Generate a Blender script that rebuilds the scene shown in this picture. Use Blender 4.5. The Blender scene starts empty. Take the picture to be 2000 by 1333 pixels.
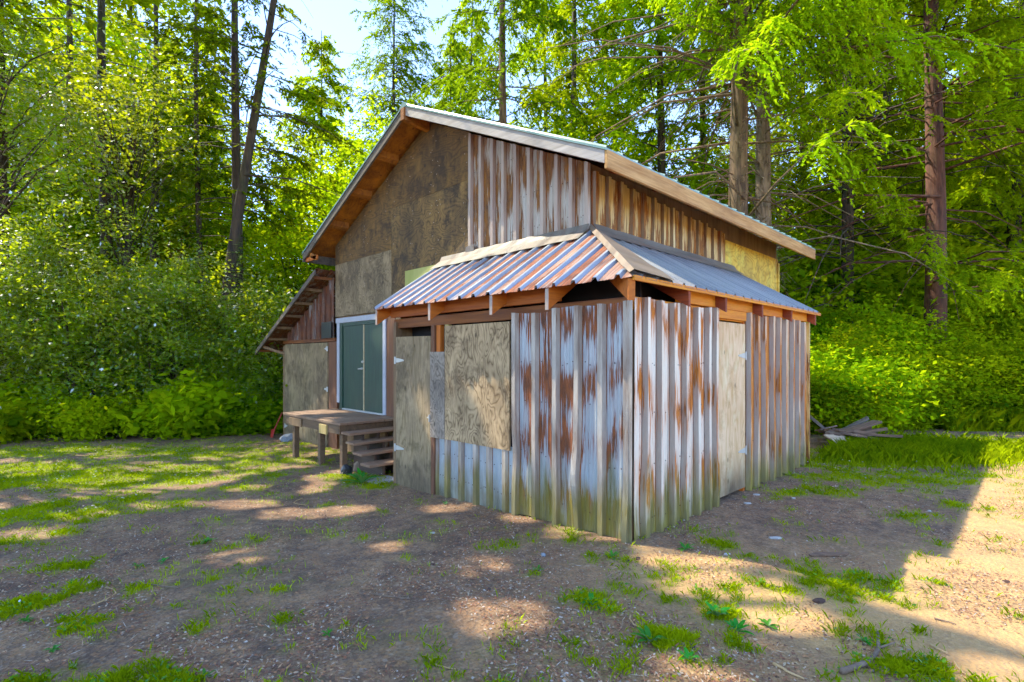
import bpy, math, random
import numpy as np
from mathutils import Vector
random.seed(7)
rng = np.random.default_rng(11)
scene = bpy.context.scene
COL = scene.collection
PI = math.pi

# ------------------------------------------------------------------ frame
# world: X runs along the front of the barn, Y runs away along its side,
# origin on the ground at the near corner of the metal shed.
CAM = np.array([2.494, -3.950, 1.6])
RV = np.array([.702, .712]); DV = np.array([-.712, .702])
F = 1015.0
def rd(r, d): return (CAM[0]+r*RV[0]+d*DV[0], CAM[1]+r*RV[1]+d*DV[1])
def to_rd(x, y):
    dx = x-CAM[0]; dy = y-CAM[1]
    return dx*RV[0]+dy*RV[1], dx*DV[0]+dy*DV[1]
def at(px, d): return rd((px-1000)/F*d, d)
SUN = np.array([-.70, -.24, 1.0])

# ------------------------------------------------------------------ noise
def _hash(ix, iy, seed):
    h = (ix.astype(np.int64)*374761393 + iy.astype(np.int64)*668265263 + seed*974634777) & 0xffffffff
    h = ((h ^ (h >> 13))*1274126177) & 0xffffffff
    h = h ^ (h >> 16)
    return (h & 0xffff)/65535.0
def vnoise(x, y, seed=0):
    x = np.asarray(x, float); y = np.asarray(y, float)
    ix = np.floor(x); iy = np.floor(y); fx = x-ix; fy = y-iy
    fx = fx*fx*(3-2*fx); fy = fy*fy*(3-2*fy)
    a = _hash(ix, iy, seed); b = _hash(ix+1, iy, seed); c = _hash(ix, iy+1, seed); d = _hash(ix+1, iy+1, seed)
    return (a*(1-fx)+b*fx)*(1-fy)+(c*(1-fx)+d*fx)*fy
def fbm(x, y, seed=0, o=4):
    s = 0; a = .5; t = 0
    for k in range(o):
        s = s+a*vnoise(x*2**k, y*2**k, seed+k*17); t += a; a *= .55
    return s/t
def sstep(a, b, x):
    t = np.clip((x-a)/(b-a), 0, 1); return t*t*(3-2*t)

def gz(x, y):
    x = np.asarray(x, float); y = np.asarray(y, float)
    z = -.42*(1-np.exp(-np.maximum(0, -x)/8.0))
    z = z + .055*(fbm(x*.55, y*.55, 5, 3)-.5)*sstep(.0, 1.5, np.maximum(-y-.2, x-.2) + 0*x)
    far = np.hypot(x, y)
    z = z + np.clip(far-45, 0, 400)*.06*(1+.0*x)
    return z
def gzf(x, y): return float(gz(np.array([x]), np.array([y]))[0])

def _g(px, py):
    d = 1.6*F/(py-700.)
    for _ in range(4):
        x, y = at(px, d); d = (1.6-gzf(x, y))*F/(py-700.)
    return ((px-1000)/F*d, d)
# green cover: (px, py, rx px, ry px, strength) read off the photo, kept as ground ellipses
GB = [(300,880,360,16,.9),(80,880,200,16,.8),(520,868,60,8,.5),(90,925,330,42,.95),(330,925,230,38,1),(470,905,170,30,.9),(440,885,140,12,.7),(560,880,60,10,.6),(60,1010,170,34,.8),(250,985,140,18,.7),
      (700,938,60,12,1.),(745,948,40,8,1.),(670,930,40,10,.8),(740,925,50,10,.8),(620,950,70,16,.5),(560,930,50,14,.4),(40,1050,70,18,.6),
      (100,1120,60,16,.72),(130,1170,90,20,.72),(20,1190,60,22,.75),(200,1215,60,18,.8),(230,1300,90,30,.8),(60,1330,120,40,.75),(320,1320,80,30,.9),
      (180,1235,70,14,.6),(520,1310,40,24,.6),(300,1110,60,16,.45),(410,1055,40,10,.7),(285,1160,50,16,.5),
      (1660,900,170,26,1),(1750,930,170,26,1),(1600,935,170,20,.85),(1850,890,120,20,.9),(1900,930,90,12,.8),(1560,965,90,12,.8),(1640,960,80,10,.6),
      (1960,860,80,14,.7),(1440,1075,50,20,.8),(1330,1165,90,14,.35),(1640,1130,110,22,.7),(1480,1145,60,14,.6),(1580,1100,50,14,.5),
      (1155,1170,50,18,.8),(1200,1200,50,20,.7),(1275,1250,50,26,.85),(1400,1215,50,22,.8),(1330,1180,60,16,.6),(1440,1260,60,24,.7),(1280,1110,50,16,.6),
      (1480,1180,50,16,.5),(1690,1260,40,24,.6),(1800,1300,60,24,.8),(1860,1310,50,22,.8),(1990,1220,30,14,.8),(1100,1120,50,12,.4),(640,1190,50,12,.4),
      (1280,1130,40,16,.6),(1000,1200,24,12,.5),(1640,1240,60,12,.5),(930,960,60,10,.3),(620,1240,60,14,.4),(1200,1100,60,12,.4),(980,1095,50,10,.4),(1560,1250,90,24,.4),(1780,1040,60,26,.5),(1930,1000,60,30,.35),(1700,1010,80,16,.5)]
GE = []
for (px, py, rx, ry, s) in GB:
    r, d = _g(px, py)
    GE.append((r, d, rx/F*d, max(.12, ry*d*d/(F*1.75)), s))
def green(x, y, soft=False):
    r, d = to_rd(x, y)
    n = fbm(x*2.6, y*2.6, 3, 4); n2 = fbm(x*9, y*9, 31, 3)
    m = np.zeros_like(r)
    r = r+(fbm(x*1.1, y*1.1, 101, 3)-.5)*1.1*np.clip(d/6, .5, 2); d = d+(fbm(x*1.1, y*1.1, 202, 3)-.5)*.9*np.clip(d/6, .5, 2)
    for (r0, d0, a, b, s) in GE:
        q = ((r-r0)/a)**2+((d-d0)/b)**2
        m = np.maximum(m, s*np.exp(-q*1.0))
    far = sstep(13.2, 15.0, d + .8*np.sin(r*.6))
    m = np.maximum(m, far*.9)
    v = m*.95 + (n-.5)*1.1 + (n2-.5)*1.5 - .37
    if soft: return np.clip(m*.9+(n-.5)*1.5+(n2-.5)*.9-.02, 0, 1)
    return np.clip(v*1.5, 0, 1)

# ------------------------------------------------------------------ where sun must reach the ground
def inpoly(px, py, poly):
    ins = np.zeros(px.shape, bool); j = len(poly)-1
    for i in range(len(poly)):
        xi, yi = poly[i]; xj, yj = poly[j]
        c = ((yi > py) != (yj > py)) & (px < (xj-xi)*(py-yi)/(yj-yi+1e-9)+xi)
        ins ^= c; j = i
    return ins
LITPOLY = [_g(*p) for p in [(1230,1060),(1280,1130),(1360,1180),(1440,1230),(1560,1275),(1750,1315),(1850,1340),(2160,1400),(2130,822),(1640,822),(1700,860),(1230,1000)]]
SUN_TINT_POLY = [_g(*p) for p in [(1230,1062),(1290,1072),(1740,1165),(1745,1110),(1765,1080),(1850,1085),(1900,940),(1960,880),(2130,850),(2130,1330),(1850,1320),(1600,1270),(1400,1200),(1250,1130)]]  # outline of the sun patch, clear of the barn shadow, tinted into the dirt
SPOTS = [_g(px, py)+(rx+.13, ry+.13) for (px, py, rx, ry) in [(662,994,.26,.2),(455,1084,.24,.2),(965,1197,.26,.24),(855,992,.2,.16),(750,1068,.14,.1),(600,888,.5,.3),(560,1000,.3,.12),
     (1010,1010,.25,.1),(1120,1040,.2,.1),(930,1105,.2,.1),(480,985,.3,.1),(200,935,.5,.3),(90,905,.6,.3),(330,915,.6,.3),(430,890,.6,.3),(500,905,.5,.2),(270,955,.4,.2),(60,960,.5,.2),(150,1000,.3,.15),(40,1040,.3,.15),(520,870,.5,.3),
     (1150,1000,.3,.2),(900,925,.3,.2),(1350,1320,.12,.05),(820,930,.4,.25),(380,940,.4,.2),(20,915,.5,.3),(620,930,.2,.1),(1960,1320,.2,.08)]]
def sun_gap(P):
    """True where a leaf would shade ground that the photo shows in sun."""
    gx = P[:,0]+.70*(P[:,2]); gy = P[:,1]+.24*(P[:,2])
    r, d = to_rd(gx, gy)
    w = (fbm(gx*1.3, gy*1.3, 77, 3)-.5)
    lit = inpoly(r+w*.9, d+w*.5, LITPOLY)
    streak = fbm(gx*.9+3, gy*5.0, 41, 3)
    lit &= ~((streak > .585) & (d < 4.0) & (r > .7) & (P[:,2] > 3))
    sp = np.zeros(len(P), bool)
    for (r0, d0, a, b) in SPOTS:
        sp |= (((r-r0)/a)**2+((d-d0)/b)**2) < 1+w*1.6
    # roofs of the barn: sun on the shed roof and the ridge
    rx_ = P[:,0]+.70*(P[:,2]-2.8); ry_ = P[:,1]+.24*(P[:,2]-2.8)
    n = fbm(rx_*1.6, ry_*1.6, 19, 2)
    roof = (rx_ > -4.2) & (rx_ < .6) & (ry_ > -.4) & (ry_ < 5.2) & (n > .36)
    rx2 = P[:,0]+.70*(P[:,2]-4.8); ry2 = P[:,1]+.24*(P[:,2]-4.8)
    roof |= (rx2 > -8.4) & (rx2 < -.4) & (ry2 > .3) & (ry2 < 8)
    # dapples on lower half of the shed front
    wx = P[:,0]+.70*(P[:,2]-.8); wy = P[:,1]+.24*(P[:,2]-.8)
    dap = (np.abs(wy+.1) < .25) & (wx > -3.2) & (wx < .1) & (fbm(wx*2.4, wy*2.4, 8, 2) > .47)
    lawn = (d > 6.3) & (d < 14) & (r < -2.6) & (fbm(gx*1.5, gy*1.5, 63, 3) > .5)
    bx_ = P[:,0]+.70*(P[:,2]-1.3); by_ = P[:,1]+.24*(P[:,2]-1.3); br, bd = to_rd(bx_, by_)
    bush = (br > 5) & (br < 17) & (bd > 10.3) & (bd < 15.5) & (P[:,2] > 3.5) & (fbm(br*1.2, bd*1.2, 29, 3) > .42)
    return lit | sp | roof | dap | lawn | bush

def thicket_gap(P):
    r, d = to_rd(P[:,0], P[:,1]); t = (d-13.6)/.33
    z = P[:,2]-t; r2 = r+.66*t
    return (t > 3) & (z > -1) & (z < 8) & (r2 < -3) & (fbm(r2*1.3, z*1.3, 91, 3) > .37)
# ------------------------------------------------------------------ node helpers
class NT:
    def __init__(s, name):
        s.m = bpy.data.materials.new(name); s.m.use_nodes = True
        s.t = s.m.node_tree; s.t.nodes.clear()
        s.out = s.t.nodes.new('ShaderNodeOutputMaterial')
        s.tc = None
    def n(s, typ, ins=None, **kw):
        nd = s.t.nodes.new(typ)
        for k, v in kw.items(): setattr(nd, k, v)
        for k, v in (ins or {}).items(): s.put(nd.inputs[k], v)
        return nd
    def put(s, sock, v):
        if isinstance(v, bpy.types.NodeSocket): s.t.links.new(v, sock)
        elif isinstance(v, (tuple, list)) and len(v) == 3 and sock.type == 'RGBA': sock.default_value = (*v, 1)
        else: sock.default_value = v
    def co(s, scale=(1,1,1), loc=(0,0,0), rot=(0,0,0)):
        if s.tc is None: s.tc = s.t.nodes.new('ShaderNodeTexCoord')
        mp = s.n('ShaderNodeMapping', {'Vector': s.tc.outputs['Object'], 'Scale': scale, 'Location': loc, 'Rotation': rot})
        return mp.outputs[0]
    def noise(s, vec, scale=1, detail=4, rough=.55, dist=0):
        return s.n('ShaderNodeTexNoise', {'Vector': vec, 'Scale': scale, 'Detail': detail, 'Roughness': rough, 'Distortion': dist}).outputs[0]
    def math(s, op, a, b=0.0, c=0.0, clamp=False):
        nd = s.n('ShaderNodeMath', operation=op); nd.use_clamp = clamp
        s.put(nd.inputs[0], a); s.put(nd.inputs[1], b); s.put(nd.inputs[2], c)
        return nd.outputs[0]
    def rng(s, v, a, b, c=0., d=1.):
        nd = s.n('ShaderNodeMapRange', {'Value': v, 'From Min': a, 'From Max': b, 'To Min': c, 'To Max': d}); nd.clamp = True
        return nd.outputs[0]
    def mix(s, f, a, b, mode='MIX'):
        nd = s.n('ShaderNodeMix', data_type='RGBA', blend_type=mode)
        s.put(nd.inputs[0], f); s.put(nd.inputs[6], a); s.put(nd.inputs[7], b)
        return nd.outputs[2]
    def attr(s, name): return s.n('ShaderNodeAttribute', attribute_name=name).outputs['Fac']
    def bsdf(s, **kw):
        nd = s.n('ShaderNodeBsdfPrincipled')
        for k, v in kw.items(): s.put(nd.inputs[k.replace('_', ' ')], v)
        s.t.links.new(nd.outputs[0], s.out.inputs[0]); return nd
    def bump(s, h, strength=.5, dist=.01):
        return s.n('ShaderNodeBump', {'Height': h, 'Strength': strength, 'Distance': dist}).outputs[0]
    def sep(s, v):
        return s.n('ShaderNodeSeparateXYZ', {0: v}).outputs

def mat_metal(name, base, base2, thr=.5, rust=(.30,.09,.02), rust2=(.10,.035,.015), moss=0., mossz=.45, ax='z', band=.9, metallic=.35, rough=.42, boff=.0, soil=.0):
    t = NT(name)
    if ax == 'z': v1 = (10,10,.95); v2 = (75,75,2.6); v3 = (1.6,1.6,1.1); vs = (9,9,1.4)
    elif ax == 'y': v1 = (5.5,.75,.75); v2 = (55,3.2,3.2); v3 = (1.6,1.1,1.1); vs = (8,.8,.8)
    else: v1 = (.75,5.5,.75); v2 = (3.2,55,3.2); v3 = (1.1,1.6,1.1); vs = (.8,8,.8)
    n1 = t.noise(t.co(v1, (3.1,1.7,0)), 1, 5, .6); n2 = t.noise(t.co(v2), 1, 3, .6); n3 = t.noise(t.co(v3, (9,2,4)), 1, 3, .5)
    z = t.sep(t.co())[2]
    ph = t.noise(t.co((3.6,3.6,.25), (6,1,3)), 1, 2, .5)
    b = t.math('SINE', t.math('ADD', t.math('ADD', t.math('MULTIPLY', z, 2*PI/band), boff), t.math('MULTIPLY', ph, 9.)))
    b = t.math('MULTIPLY', b, .055 if ax == 'z' else 0.)
    s = t.math('ADD', t.math('ADD', t.math('MULTIPLY', n1, .52), t.math('MULTIPLY', n2, .42)), t.math('ADD', t.math('MULTIPLY', n3, .28), b))
    f = t.rng(s, thr+.10, thr+.135)
    stain = t.rng(s, thr-.05, thr+.13, 0, .35)
    bn = t.noise(t.co(vs, (1,5,2)), 1, 4, .55)
    c0 = t.mix(t.rng(bn, .32, .68), base, base2)
    fine = t.noise(t.co((120,120,14)), 1, 3, .7)
    c0 = t.mix(t.rng(fine, .35, .75, 0, .35), c0, tuple(x*.55 for x in base))
    c0 = t.mix(stain, c0, rust)
    rn = t.noise(t.co((14,14,5)), 1, 5, .7)
    rc = t.mix(t.rng(rn, .35, .65), rust2, rust)
    c = t.mix(f, c0, rc)
    met = t.math('MULTIPLY', t.math('SUBTRACT', 1., f), metallic)
    if moss > 0:
        mn = t.noise(t.co((7,7,1.2), (4,4,4)), 1, 4, .6)
        mf = t.math('ADD', t.rng(z, mossz+.35, -.05, -.35, 1.0), t.math('MULTIPLY', t.math('SUBTRACT', mn, .5), 2.4))
        mf = t.rng(mf, .05, .75, 0, moss)
        mc = t.mix(t.rng(mn, .3, .7), (.30,.25,.025), (.13,.12,.03))
        c = t.mix(mf, c, mc); met = t.math('MULTIPLY', met, t.math('SUBTRACT', 1., mf))
    dirt = t.math('MULTIPLY', t.rng(z, .35, -.1), t.rng(t.noise(t.co((10,10,3)), 1, 4), .35, .6, 0, .8)) if moss > 0 else 0.
    if moss > 0: c = t.mix(dirt, c, (.10,.085,.05))
    bh = t.math('ADD', t.math('MULTIPLY', rn, f), t.math('MULTIPLY', t.noise(t.co((3,3,2)), 1, 3), 1.2))
    t.bsdf(Base_Color=c, Metallic=met, Roughness=t.math('ADD', t.math('MULTIPLY', f, .4), rough, clamp=True), Normal=t.bump(bh, .35, .008))
    return t.m

def mat_ply(name, lo, hi, stretch=(3,3,2.2), freq=26., stain=(.05,.035,.02), stain_amt=.6, dirtz=None, off=(0,0,0), green_t=0., cw=.55):
    t = NT(name)
    v = t.noise(t.co(stretch, off), 1, 2, .45, .35)
    w = t.math('SINE', t.math('MULTIPLY', v, freq*2*PI))
    w = t.math('ABSOLUTE', w)
    w = t.math('POWER', w, .7)
    fib = t.noise(t.co((60, 60, 8), off), 1, 3, .6)
    g = t.math('ADD', t.math('MULTIPLY', w, cw), t.math('MULTIPLY', fib, 1.1-cw))
    c = t.mix(t.rng(g, .15, .95), lo, hi)
    big = t.noise(t.co((1.4,1.4,.9), off), 1, 5, .62)
    c = t.mix(t.rng(big, .40, .62, 0, stain_amt), c, stain)
    bl2 = t.noise(t.co((3.2,3.2,2.6), (off[0]+11, off[1], off[2]+3)), 1, 6, .75)
    c = t.mix(t.rng(bl2, .50, .60, 0, stain_amt), c, tuple(x*.8 for x in stain))
    pl = t.noise(t.co((4,4,2.2), (off[0]+5, off[1], off[2])), 1, 4, .65)
    c = t.mix(t.rng(pl, .52, .68, 0, .4), c, tuple(min(1, x*1.5) for x in hi))
    if green_t: c = t.mix(t.rng(big, .3, .6, green_t, 0), c, (.22,.22,.05))
    kn = t.n('ShaderNodeTexVoronoi', {'Vector': t.co((4.2,4.2,2.6), off), 'Scale': 1.}).outputs['Distance']
    c = t.mix(t.rng(kn, .10, .05, 0, .8), c, tuple(x*.35 for x in lo))
    if dirtz is not None:
        z = t.sep(t.co())[2]
        c = t.mix(t.math('MULTIPLY', t.rng(z, dirtz+.45, dirtz), t.rng(big, .3, .6, .5, .95)), c, (.07,.05,.03))
    t.bsdf(Base_Color=c, Roughness=.85, Normal=t.bump(g, .5, .004))
    return t.m

def mat_wood(name, lo, hi, axis='x', worn=None, rough=.8):
    t = NT(name)
    k = {'x': (1.2,22,22), 'y': (22,1.2,22), 'z': (22,22,1.2)}[axis]
    n = t.noise(t.co(k, (2,3,1)), 1, 5, .6); n2 = t.noise(t.co(tuple(x*3 for x in k)), 1, 3, .6)
    c = t.mix(t.rng(t.math('ADD', t.math('MULTIPLY', n, .7), t.math('MULTIPLY', n2, .3)), .32, .66), lo, hi)
    k2 = {'x': (.8,4,4), 'y': (4,.8,4), 'z': (4,4,.8)}[axis]
    b = t.noise(t.co(k2, (7,7,7)), 1, 5, .65)
    c = t.mix(t.rng(b, .5, .68, 0, .6), c, worn or tuple(x*.5 for x in lo))
    t.bsdf(Base_Color=c, Roughness=rough, Normal=t.bump(n2, .5, .004))
    return t.m

def mat_plain(name, col, rough=.6, metallic=0., var=.3, scale=12):
    t = NT(name)
    n = t.noise(t.co((scale,)*3), 1, 5, .6)
    c = t.mix(t.rng(n, .35, .7), col, tuple(x*(1-var) for x in col))
    t.bsdf(Base_Color=c, Roughness=rough, Metallic=metallic, Normal=t.bump(n, .2, .004))
    return t.m

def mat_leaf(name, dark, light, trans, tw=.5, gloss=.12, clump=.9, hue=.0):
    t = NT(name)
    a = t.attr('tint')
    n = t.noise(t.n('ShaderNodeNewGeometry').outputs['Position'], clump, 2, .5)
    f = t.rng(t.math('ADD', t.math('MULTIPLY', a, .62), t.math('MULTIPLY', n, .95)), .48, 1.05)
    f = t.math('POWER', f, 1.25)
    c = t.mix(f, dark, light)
    tc = t.mix(f, tuple(x*.6 for x in trans), trans)
    oi = t.n('ShaderNodeObjectInfo').outputs['Random']
    hs = t.n('ShaderNodeHueSaturation', {'Hue': t.rng(oi, 0, 1, .485, .515), 'Value': t.rng(oi, 0, 1, .8, 1.2), 'Color': c})
    hs2 = t.n('ShaderNodeHueSaturation', {'Hue': t.rng(oi, 0, 1, .485, .515), 'Value': t.rng(oi, 0, 1, .8, 1.2), 'Color': tc})
    d = t.n('ShaderNodeBsdfDiffuse', {'Color': hs.outputs[0]})
    tr = t.n('ShaderNodeBsdfTranslucent', {'Color': hs2.outputs[0]})
    m1 = t.n('ShaderNodeMixShader', {0: tw, 1: d.outputs[0], 2: tr.outputs[0]})
    gl = t.n('ShaderNodeBsdfGlossy', {'Color': (.9,.95,1.), 'Roughness': .38})
    fr = t.n('ShaderNodeFresnel', {'IOR': 1.4})
    m2 = t.n('ShaderNodeMixShader', {0: t.math('MULTIPLY', fr.outputs[0], .45), 1: m1.outputs[0], 2: gl.outputs[0]})
    if gloss > 0: t.t.links.new(m2.outputs[0], t.out.inputs[0])
    else: t.t.links.new(m1.outputs[0], t.out.inputs[0])
    return t.m

def mat_bark(name, lo, hi, moss=.3):
    t = NT(name)
    n = t.noise(t.co((11,11,1.8)), 1, 5, .65, .3); n2 = t.noise(t.co((2,2,.7)), 1, 3)
    c = t.mix(t.rng(n, .35, .65), lo, hi)
    c = t.mix(t.rng(n2, .5, .7, 0, moss), c, (.10,.12,.03))
    t.bsdf(Base_Color=c, Roughness=.9, Normal=t.bump(n, .9, .04))
    return t.m

M = {}
M['m_front'] = mat_metal('galvanised_front', (.34,.41,.45), (.48,.53,.56), thr=.49, moss=.9, mossz=.42, band=.62, boff=1.4, rough=.36, metallic=.25)  # blue-grey pans hold the reflected sky in their colour
M['m_edge'] = mat_metal('galvanised_edge', (.34,.33,.32), (.45,.44,.42), thr=.36, rust=(.30,.10,.03), rust2=(.10,.035,.018), moss=.8, mossz=.3, band=.9, metallic=.1, rough=.55)
M['m_flank'] = mat_metal('galvanised_flank', (.34,.30,.26), (.44,.40,.35), thr=.60, rust=(.36,.14,.04), rust2=(.18,.07,.03), moss=.8, mossz=.45, band=.8, metallic=.1, rough=.5)  # darker grey paints the shaded flank of each rib
M['m_flank2'] = mat_metal('galvanised_flank_tan', (.22,.15,.09), (.32,.22,.13), thr=.60, band=.8, metallic=.1, rough=.5)  # shaded rib flanks painted in, tan version for the upper wall
M['m_rib'] = mat_metal('galvanised_rib', (.27,.21,.17), (.62,.57,.50), thr=.60, rust=(.30,.17,.10), rust2=(.20,.12,.09), moss=.8, mossz=.3, band=.62, boff=1.4, rough=.5, metallic=.1)  # beige rib faces paint in how ribs catch the light, plus real rust
M['m_ribg'] = mat_metal('galvanised_rib_gable', (.52,.44,.36), (.40,.30,.25), thr=.62, rust=(.26,.14,.09), rust2=(.18,.10,.07), band=1.1, rough=.5, metallic=.1)
M['m_low'] = mat_metal('galvanised_low', (.36,.43,.48), (.47,.53,.56), thr=.70, moss=.5, mossz=.2, band=.62, rough=.36, metallic=.25)
M['m_side'] = mat_metal('galvanised_side', (.86,.78,.66), (.97,.91,.82), thr=.53, rust=(.62,.22,.035), rust2=(.34,.11,.022), moss=.95, mossz=.5, band=.8, metallic=.15)  # cream base includes painted light bounced off the ground
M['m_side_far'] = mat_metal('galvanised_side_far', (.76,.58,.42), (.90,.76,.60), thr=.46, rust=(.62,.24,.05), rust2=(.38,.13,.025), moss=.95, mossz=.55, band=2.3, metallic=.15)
M['m_gable'] = mat_metal('galvanised_gable', (.40,.36,.29), (.54,.50,.43), thr=.475, rust=(.28,.12,.04), rust2=(.10,.045,.022), band=1.1, metallic=.2)
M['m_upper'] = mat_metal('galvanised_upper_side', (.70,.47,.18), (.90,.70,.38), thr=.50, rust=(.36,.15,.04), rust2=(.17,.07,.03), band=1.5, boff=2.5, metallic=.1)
M['m_lean'] = mat_metal('galvanised_lean', (.22,.21,.19), (.30,.28,.25), thr=.44, rust=(.17,.06,.03), rust2=(.07,.03,.02), band=1.5, metallic=.1)
M['m_roof_front'] = mat_metal('roof_sheet_front', (.24,.27,.33), (.46,.46,.46), thr=.49, rust=(.42,.15,.07), rust2=(.22,.08,.05), ax='y', metallic=.3, rough=.4)
M['m_roof_rust'] = mat_metal('roof_sheet_rusty', (.17,.055,.03), (.46,.33,.27), thr=.5, rust=(.34,.12,.07), rust2=(.17,.07,.045), ax='y', metallic=.05, rough=.65)
M['m_roof_rib'] = mat_metal('roof_sheet_rib', (.27,.33,.42), (.44,.48,.53), thr=.75, ax='y', metallic=.35, rough=.38)
M['m_roof_side'] = mat_metal('roof_sheet_side', (.24,.255,.28), (.40,.405,.41), thr=.72, ax='x', metallic=.4, rough=.4)
M['m_green'] = mat_metal('roof_green', (.20,.33,.30), (.30,.40,.38), thr=.85, ax='y', metallic=.2, rough=.35)
M['flash'] = mat_metal('flashing_grey', (.15,.135,.115), (.27,.25,.22), thr=.66, ax='y', metallic=.2, rough=.5)
M['hipcap'] = mat_metal('flashing_tan', (.20,.145,.105), (.30,.23,.18), thr=.75, ax='y', metallic=.15, rough=.5)
M['m_rust'] = mat_plain('rusty_steel', (.10,.05,.035), .7, .2)
M['ply_gable_lo'] = mat_ply('ply_gable_pale', (.085,.05,.018), (.34,.255,.16), (2.2,2.2,2.0), 10, (.05,.033,.018), .6, cw=.5, off=(3,0,0))
M['ply_gable_mid'] = mat_ply('ply_gable_dark', (.030,.016,.006), (.27,.165,.072), (1.5,1.5,3.0), 9, (.022,.014,.008), .75, cw=.5, off=(9,0,2))
M['ply_gable_hi'] = mat_ply('ply_gable_brown', (.045,.022,.006), (.21,.118,.045), (.7,.7,3.2), 10, (.03,.017,.008), .6, cw=.5, off=(1,0,7))
M['ply_window'] = mat_ply('ply_whorled', (.10,.052,.018), (.54,.39,.24), (4.6,4.6,2.2), 7, (.10,.055,.025), .55, off=(2,0,5), cw=.72)
M['ply_grey'] = mat_ply('ply_grey_whorled', (.09,.07,.05), (.36,.30,.24), (5,5,3.4), 7, (.10,.08,.07), .4, off=(6,0,5), cw=.75)
M['ply_door'] = mat_ply('ply_door', (.15,.095,.042), (.43,.32,.21), (5,5,.7), 7, (.10,.07,.04), .6, dirtz=.0, off=(4,0,0), green_t=.12)
M['ply_side'] = mat_ply('ply_side_door', (.56,.34,.16), (.82,.62,.42), (3.5,3.5,.8), 6, (.52,.30,.14), .5, dirtz=.1, off=(0,3,0))
M['ply_yellow'] = mat_ply('ply_yellow', (.50,.27,.05), (.95,.66,.22), (1.4,1.4,2.4), 7, (.24,.15,.07), .5, off=(0,6,0))
M['ply_lean'] = mat_ply('ply_lean', (.14,.095,.045), (.36,.27,.17), (4,4,.6), 7, (.09,.06,.035), .6, dirtz=-.4, off=(8,0,0), green_t=.1)
M['soffit'] = mat_ply('ply_soffit', (.24,.075,.022), (.48,.19,.065), (1.6,3,2), 8, (.16,.06,.025), .5, off=(0,0,3))
M['board_green'] = mat_wood('board_pale_green', (.40,.42,.16), (.52,.50,.22), 'z', (.33,.35,.12))
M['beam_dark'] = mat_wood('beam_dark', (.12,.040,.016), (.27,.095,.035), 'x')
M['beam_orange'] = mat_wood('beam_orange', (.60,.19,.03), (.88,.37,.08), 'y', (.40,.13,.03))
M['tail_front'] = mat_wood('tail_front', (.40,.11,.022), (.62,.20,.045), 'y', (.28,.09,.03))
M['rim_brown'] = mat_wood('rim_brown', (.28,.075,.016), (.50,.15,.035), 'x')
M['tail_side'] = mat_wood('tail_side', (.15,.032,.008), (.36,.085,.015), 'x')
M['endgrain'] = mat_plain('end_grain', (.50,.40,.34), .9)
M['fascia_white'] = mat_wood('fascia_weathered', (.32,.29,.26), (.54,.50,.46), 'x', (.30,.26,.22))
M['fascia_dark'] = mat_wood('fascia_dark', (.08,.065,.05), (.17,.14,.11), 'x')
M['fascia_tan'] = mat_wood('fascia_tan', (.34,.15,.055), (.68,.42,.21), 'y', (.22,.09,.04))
M['post'] = mat_wood('post_brown', (.13,.075,.04), (.25,.16,.09), 'z', (.06,.04,.025))
M['post_red'] = mat_wood('post_red', (.10,.04,.022), (.22,.095,.05), 'z')
M['post_orange'] = mat_wood('post_orange', (.42,.11,.02), (.62,.20,.04), 'z')
M['post_yellow'] = mat_wood('post_yellow', (.38,.28,.12), (.52,.40,.20), 'z')
M['door_green'] = mat_wood('door_green', (.005,.026,.015), (.014,.056,.030), 'z', (.04,.075,.04), .55)
M['white'] = mat_plain('white_trim', (.46,.48,.54), .6, 0, .15)
M['zinc'] = mat_plain('zinc', (.55,.55,.52), .4, .2, .1)
M['cream'] = mat_plain('cream_strip', (.58,.47,.30), .7)
M['deck'] = mat_wood('deck_board', (.15,.085,.055), (.30,.19,.13), 'y', (.36,.26,.18))
M['deck_dark'] = mat_wood('deck_frame', (.085,.05,.03), (.17,.105,.06), 'x')
M['stringer_dark'] = mat_wood('stringer_dark', (.04,.025,.016), (.09,.055,.035), 'x')  # near-black wood paints the deep shade under the open steps
M['black'] = mat_plain('dark_interior', (.012,.010,.010), .95)  # black that stands in for shade inside the shed
M['rock'] = mat_plain('grey_stone', (.26,.29,.33), .85, 0, .4, 20)
M['rock_tan'] = mat_plain('tan_stone', (.30,.22,.16), .85, 0, .4, 20)
M['concrete'] = mat_plain('concrete', (.42,.41,.40), .9, 0, .3, 30)
M['red'] = mat_plain('red_paint', (.45,.05,.03), .6)
M['bag'] = mat_plain('black_bag', (.015,.016,.02), .35)
M['board_old'] = mat_wood('board_old', (.07,.035,.022), (.26,.16,.11), 'x')
M['board_pale'] = mat_wood('board_pale', (.42,.30,.20), (.60,.46,.34), 'x', (.3,.22,.15))
M['stick'] = mat_wood('stick_bark', (.10,.06,.045), (.25,.18,.13), 'x')
M['stick_pale'] = mat_wood('stick_pale', (.40,.26,.14), (.55,.38,.22), 'x')
M['cone'] = mat_plain('fir_cone', (.07,.035,.025), .9)
M['scrap'] = mat_plain('white_scrap', (.50,.49,.48), .8, 0, .4)
M['bark'] = mat_bark('bark_dark', (.018,.012,.009), (.085,.055,.035))
M['bark_fir'] = mat_bark('bark_fir', (.05,.026,.014), (.24,.15,.085), .25)
M['bark_red'] = mat_bark('bark_red', (.05,.018,.012), (.17,.07,.045), .1)
M['bark_pale'] = mat_bark('bark_pale', (.10,.07,.045), (.34,.25,.17), .2)
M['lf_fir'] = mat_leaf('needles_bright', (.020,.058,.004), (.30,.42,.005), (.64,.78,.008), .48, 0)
M['lf_fir_dark'] = mat_leaf('needles_dark', (.022,.055,.014), (.12,.19,.016), (.40,.52,.02), .42, 0)
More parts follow.
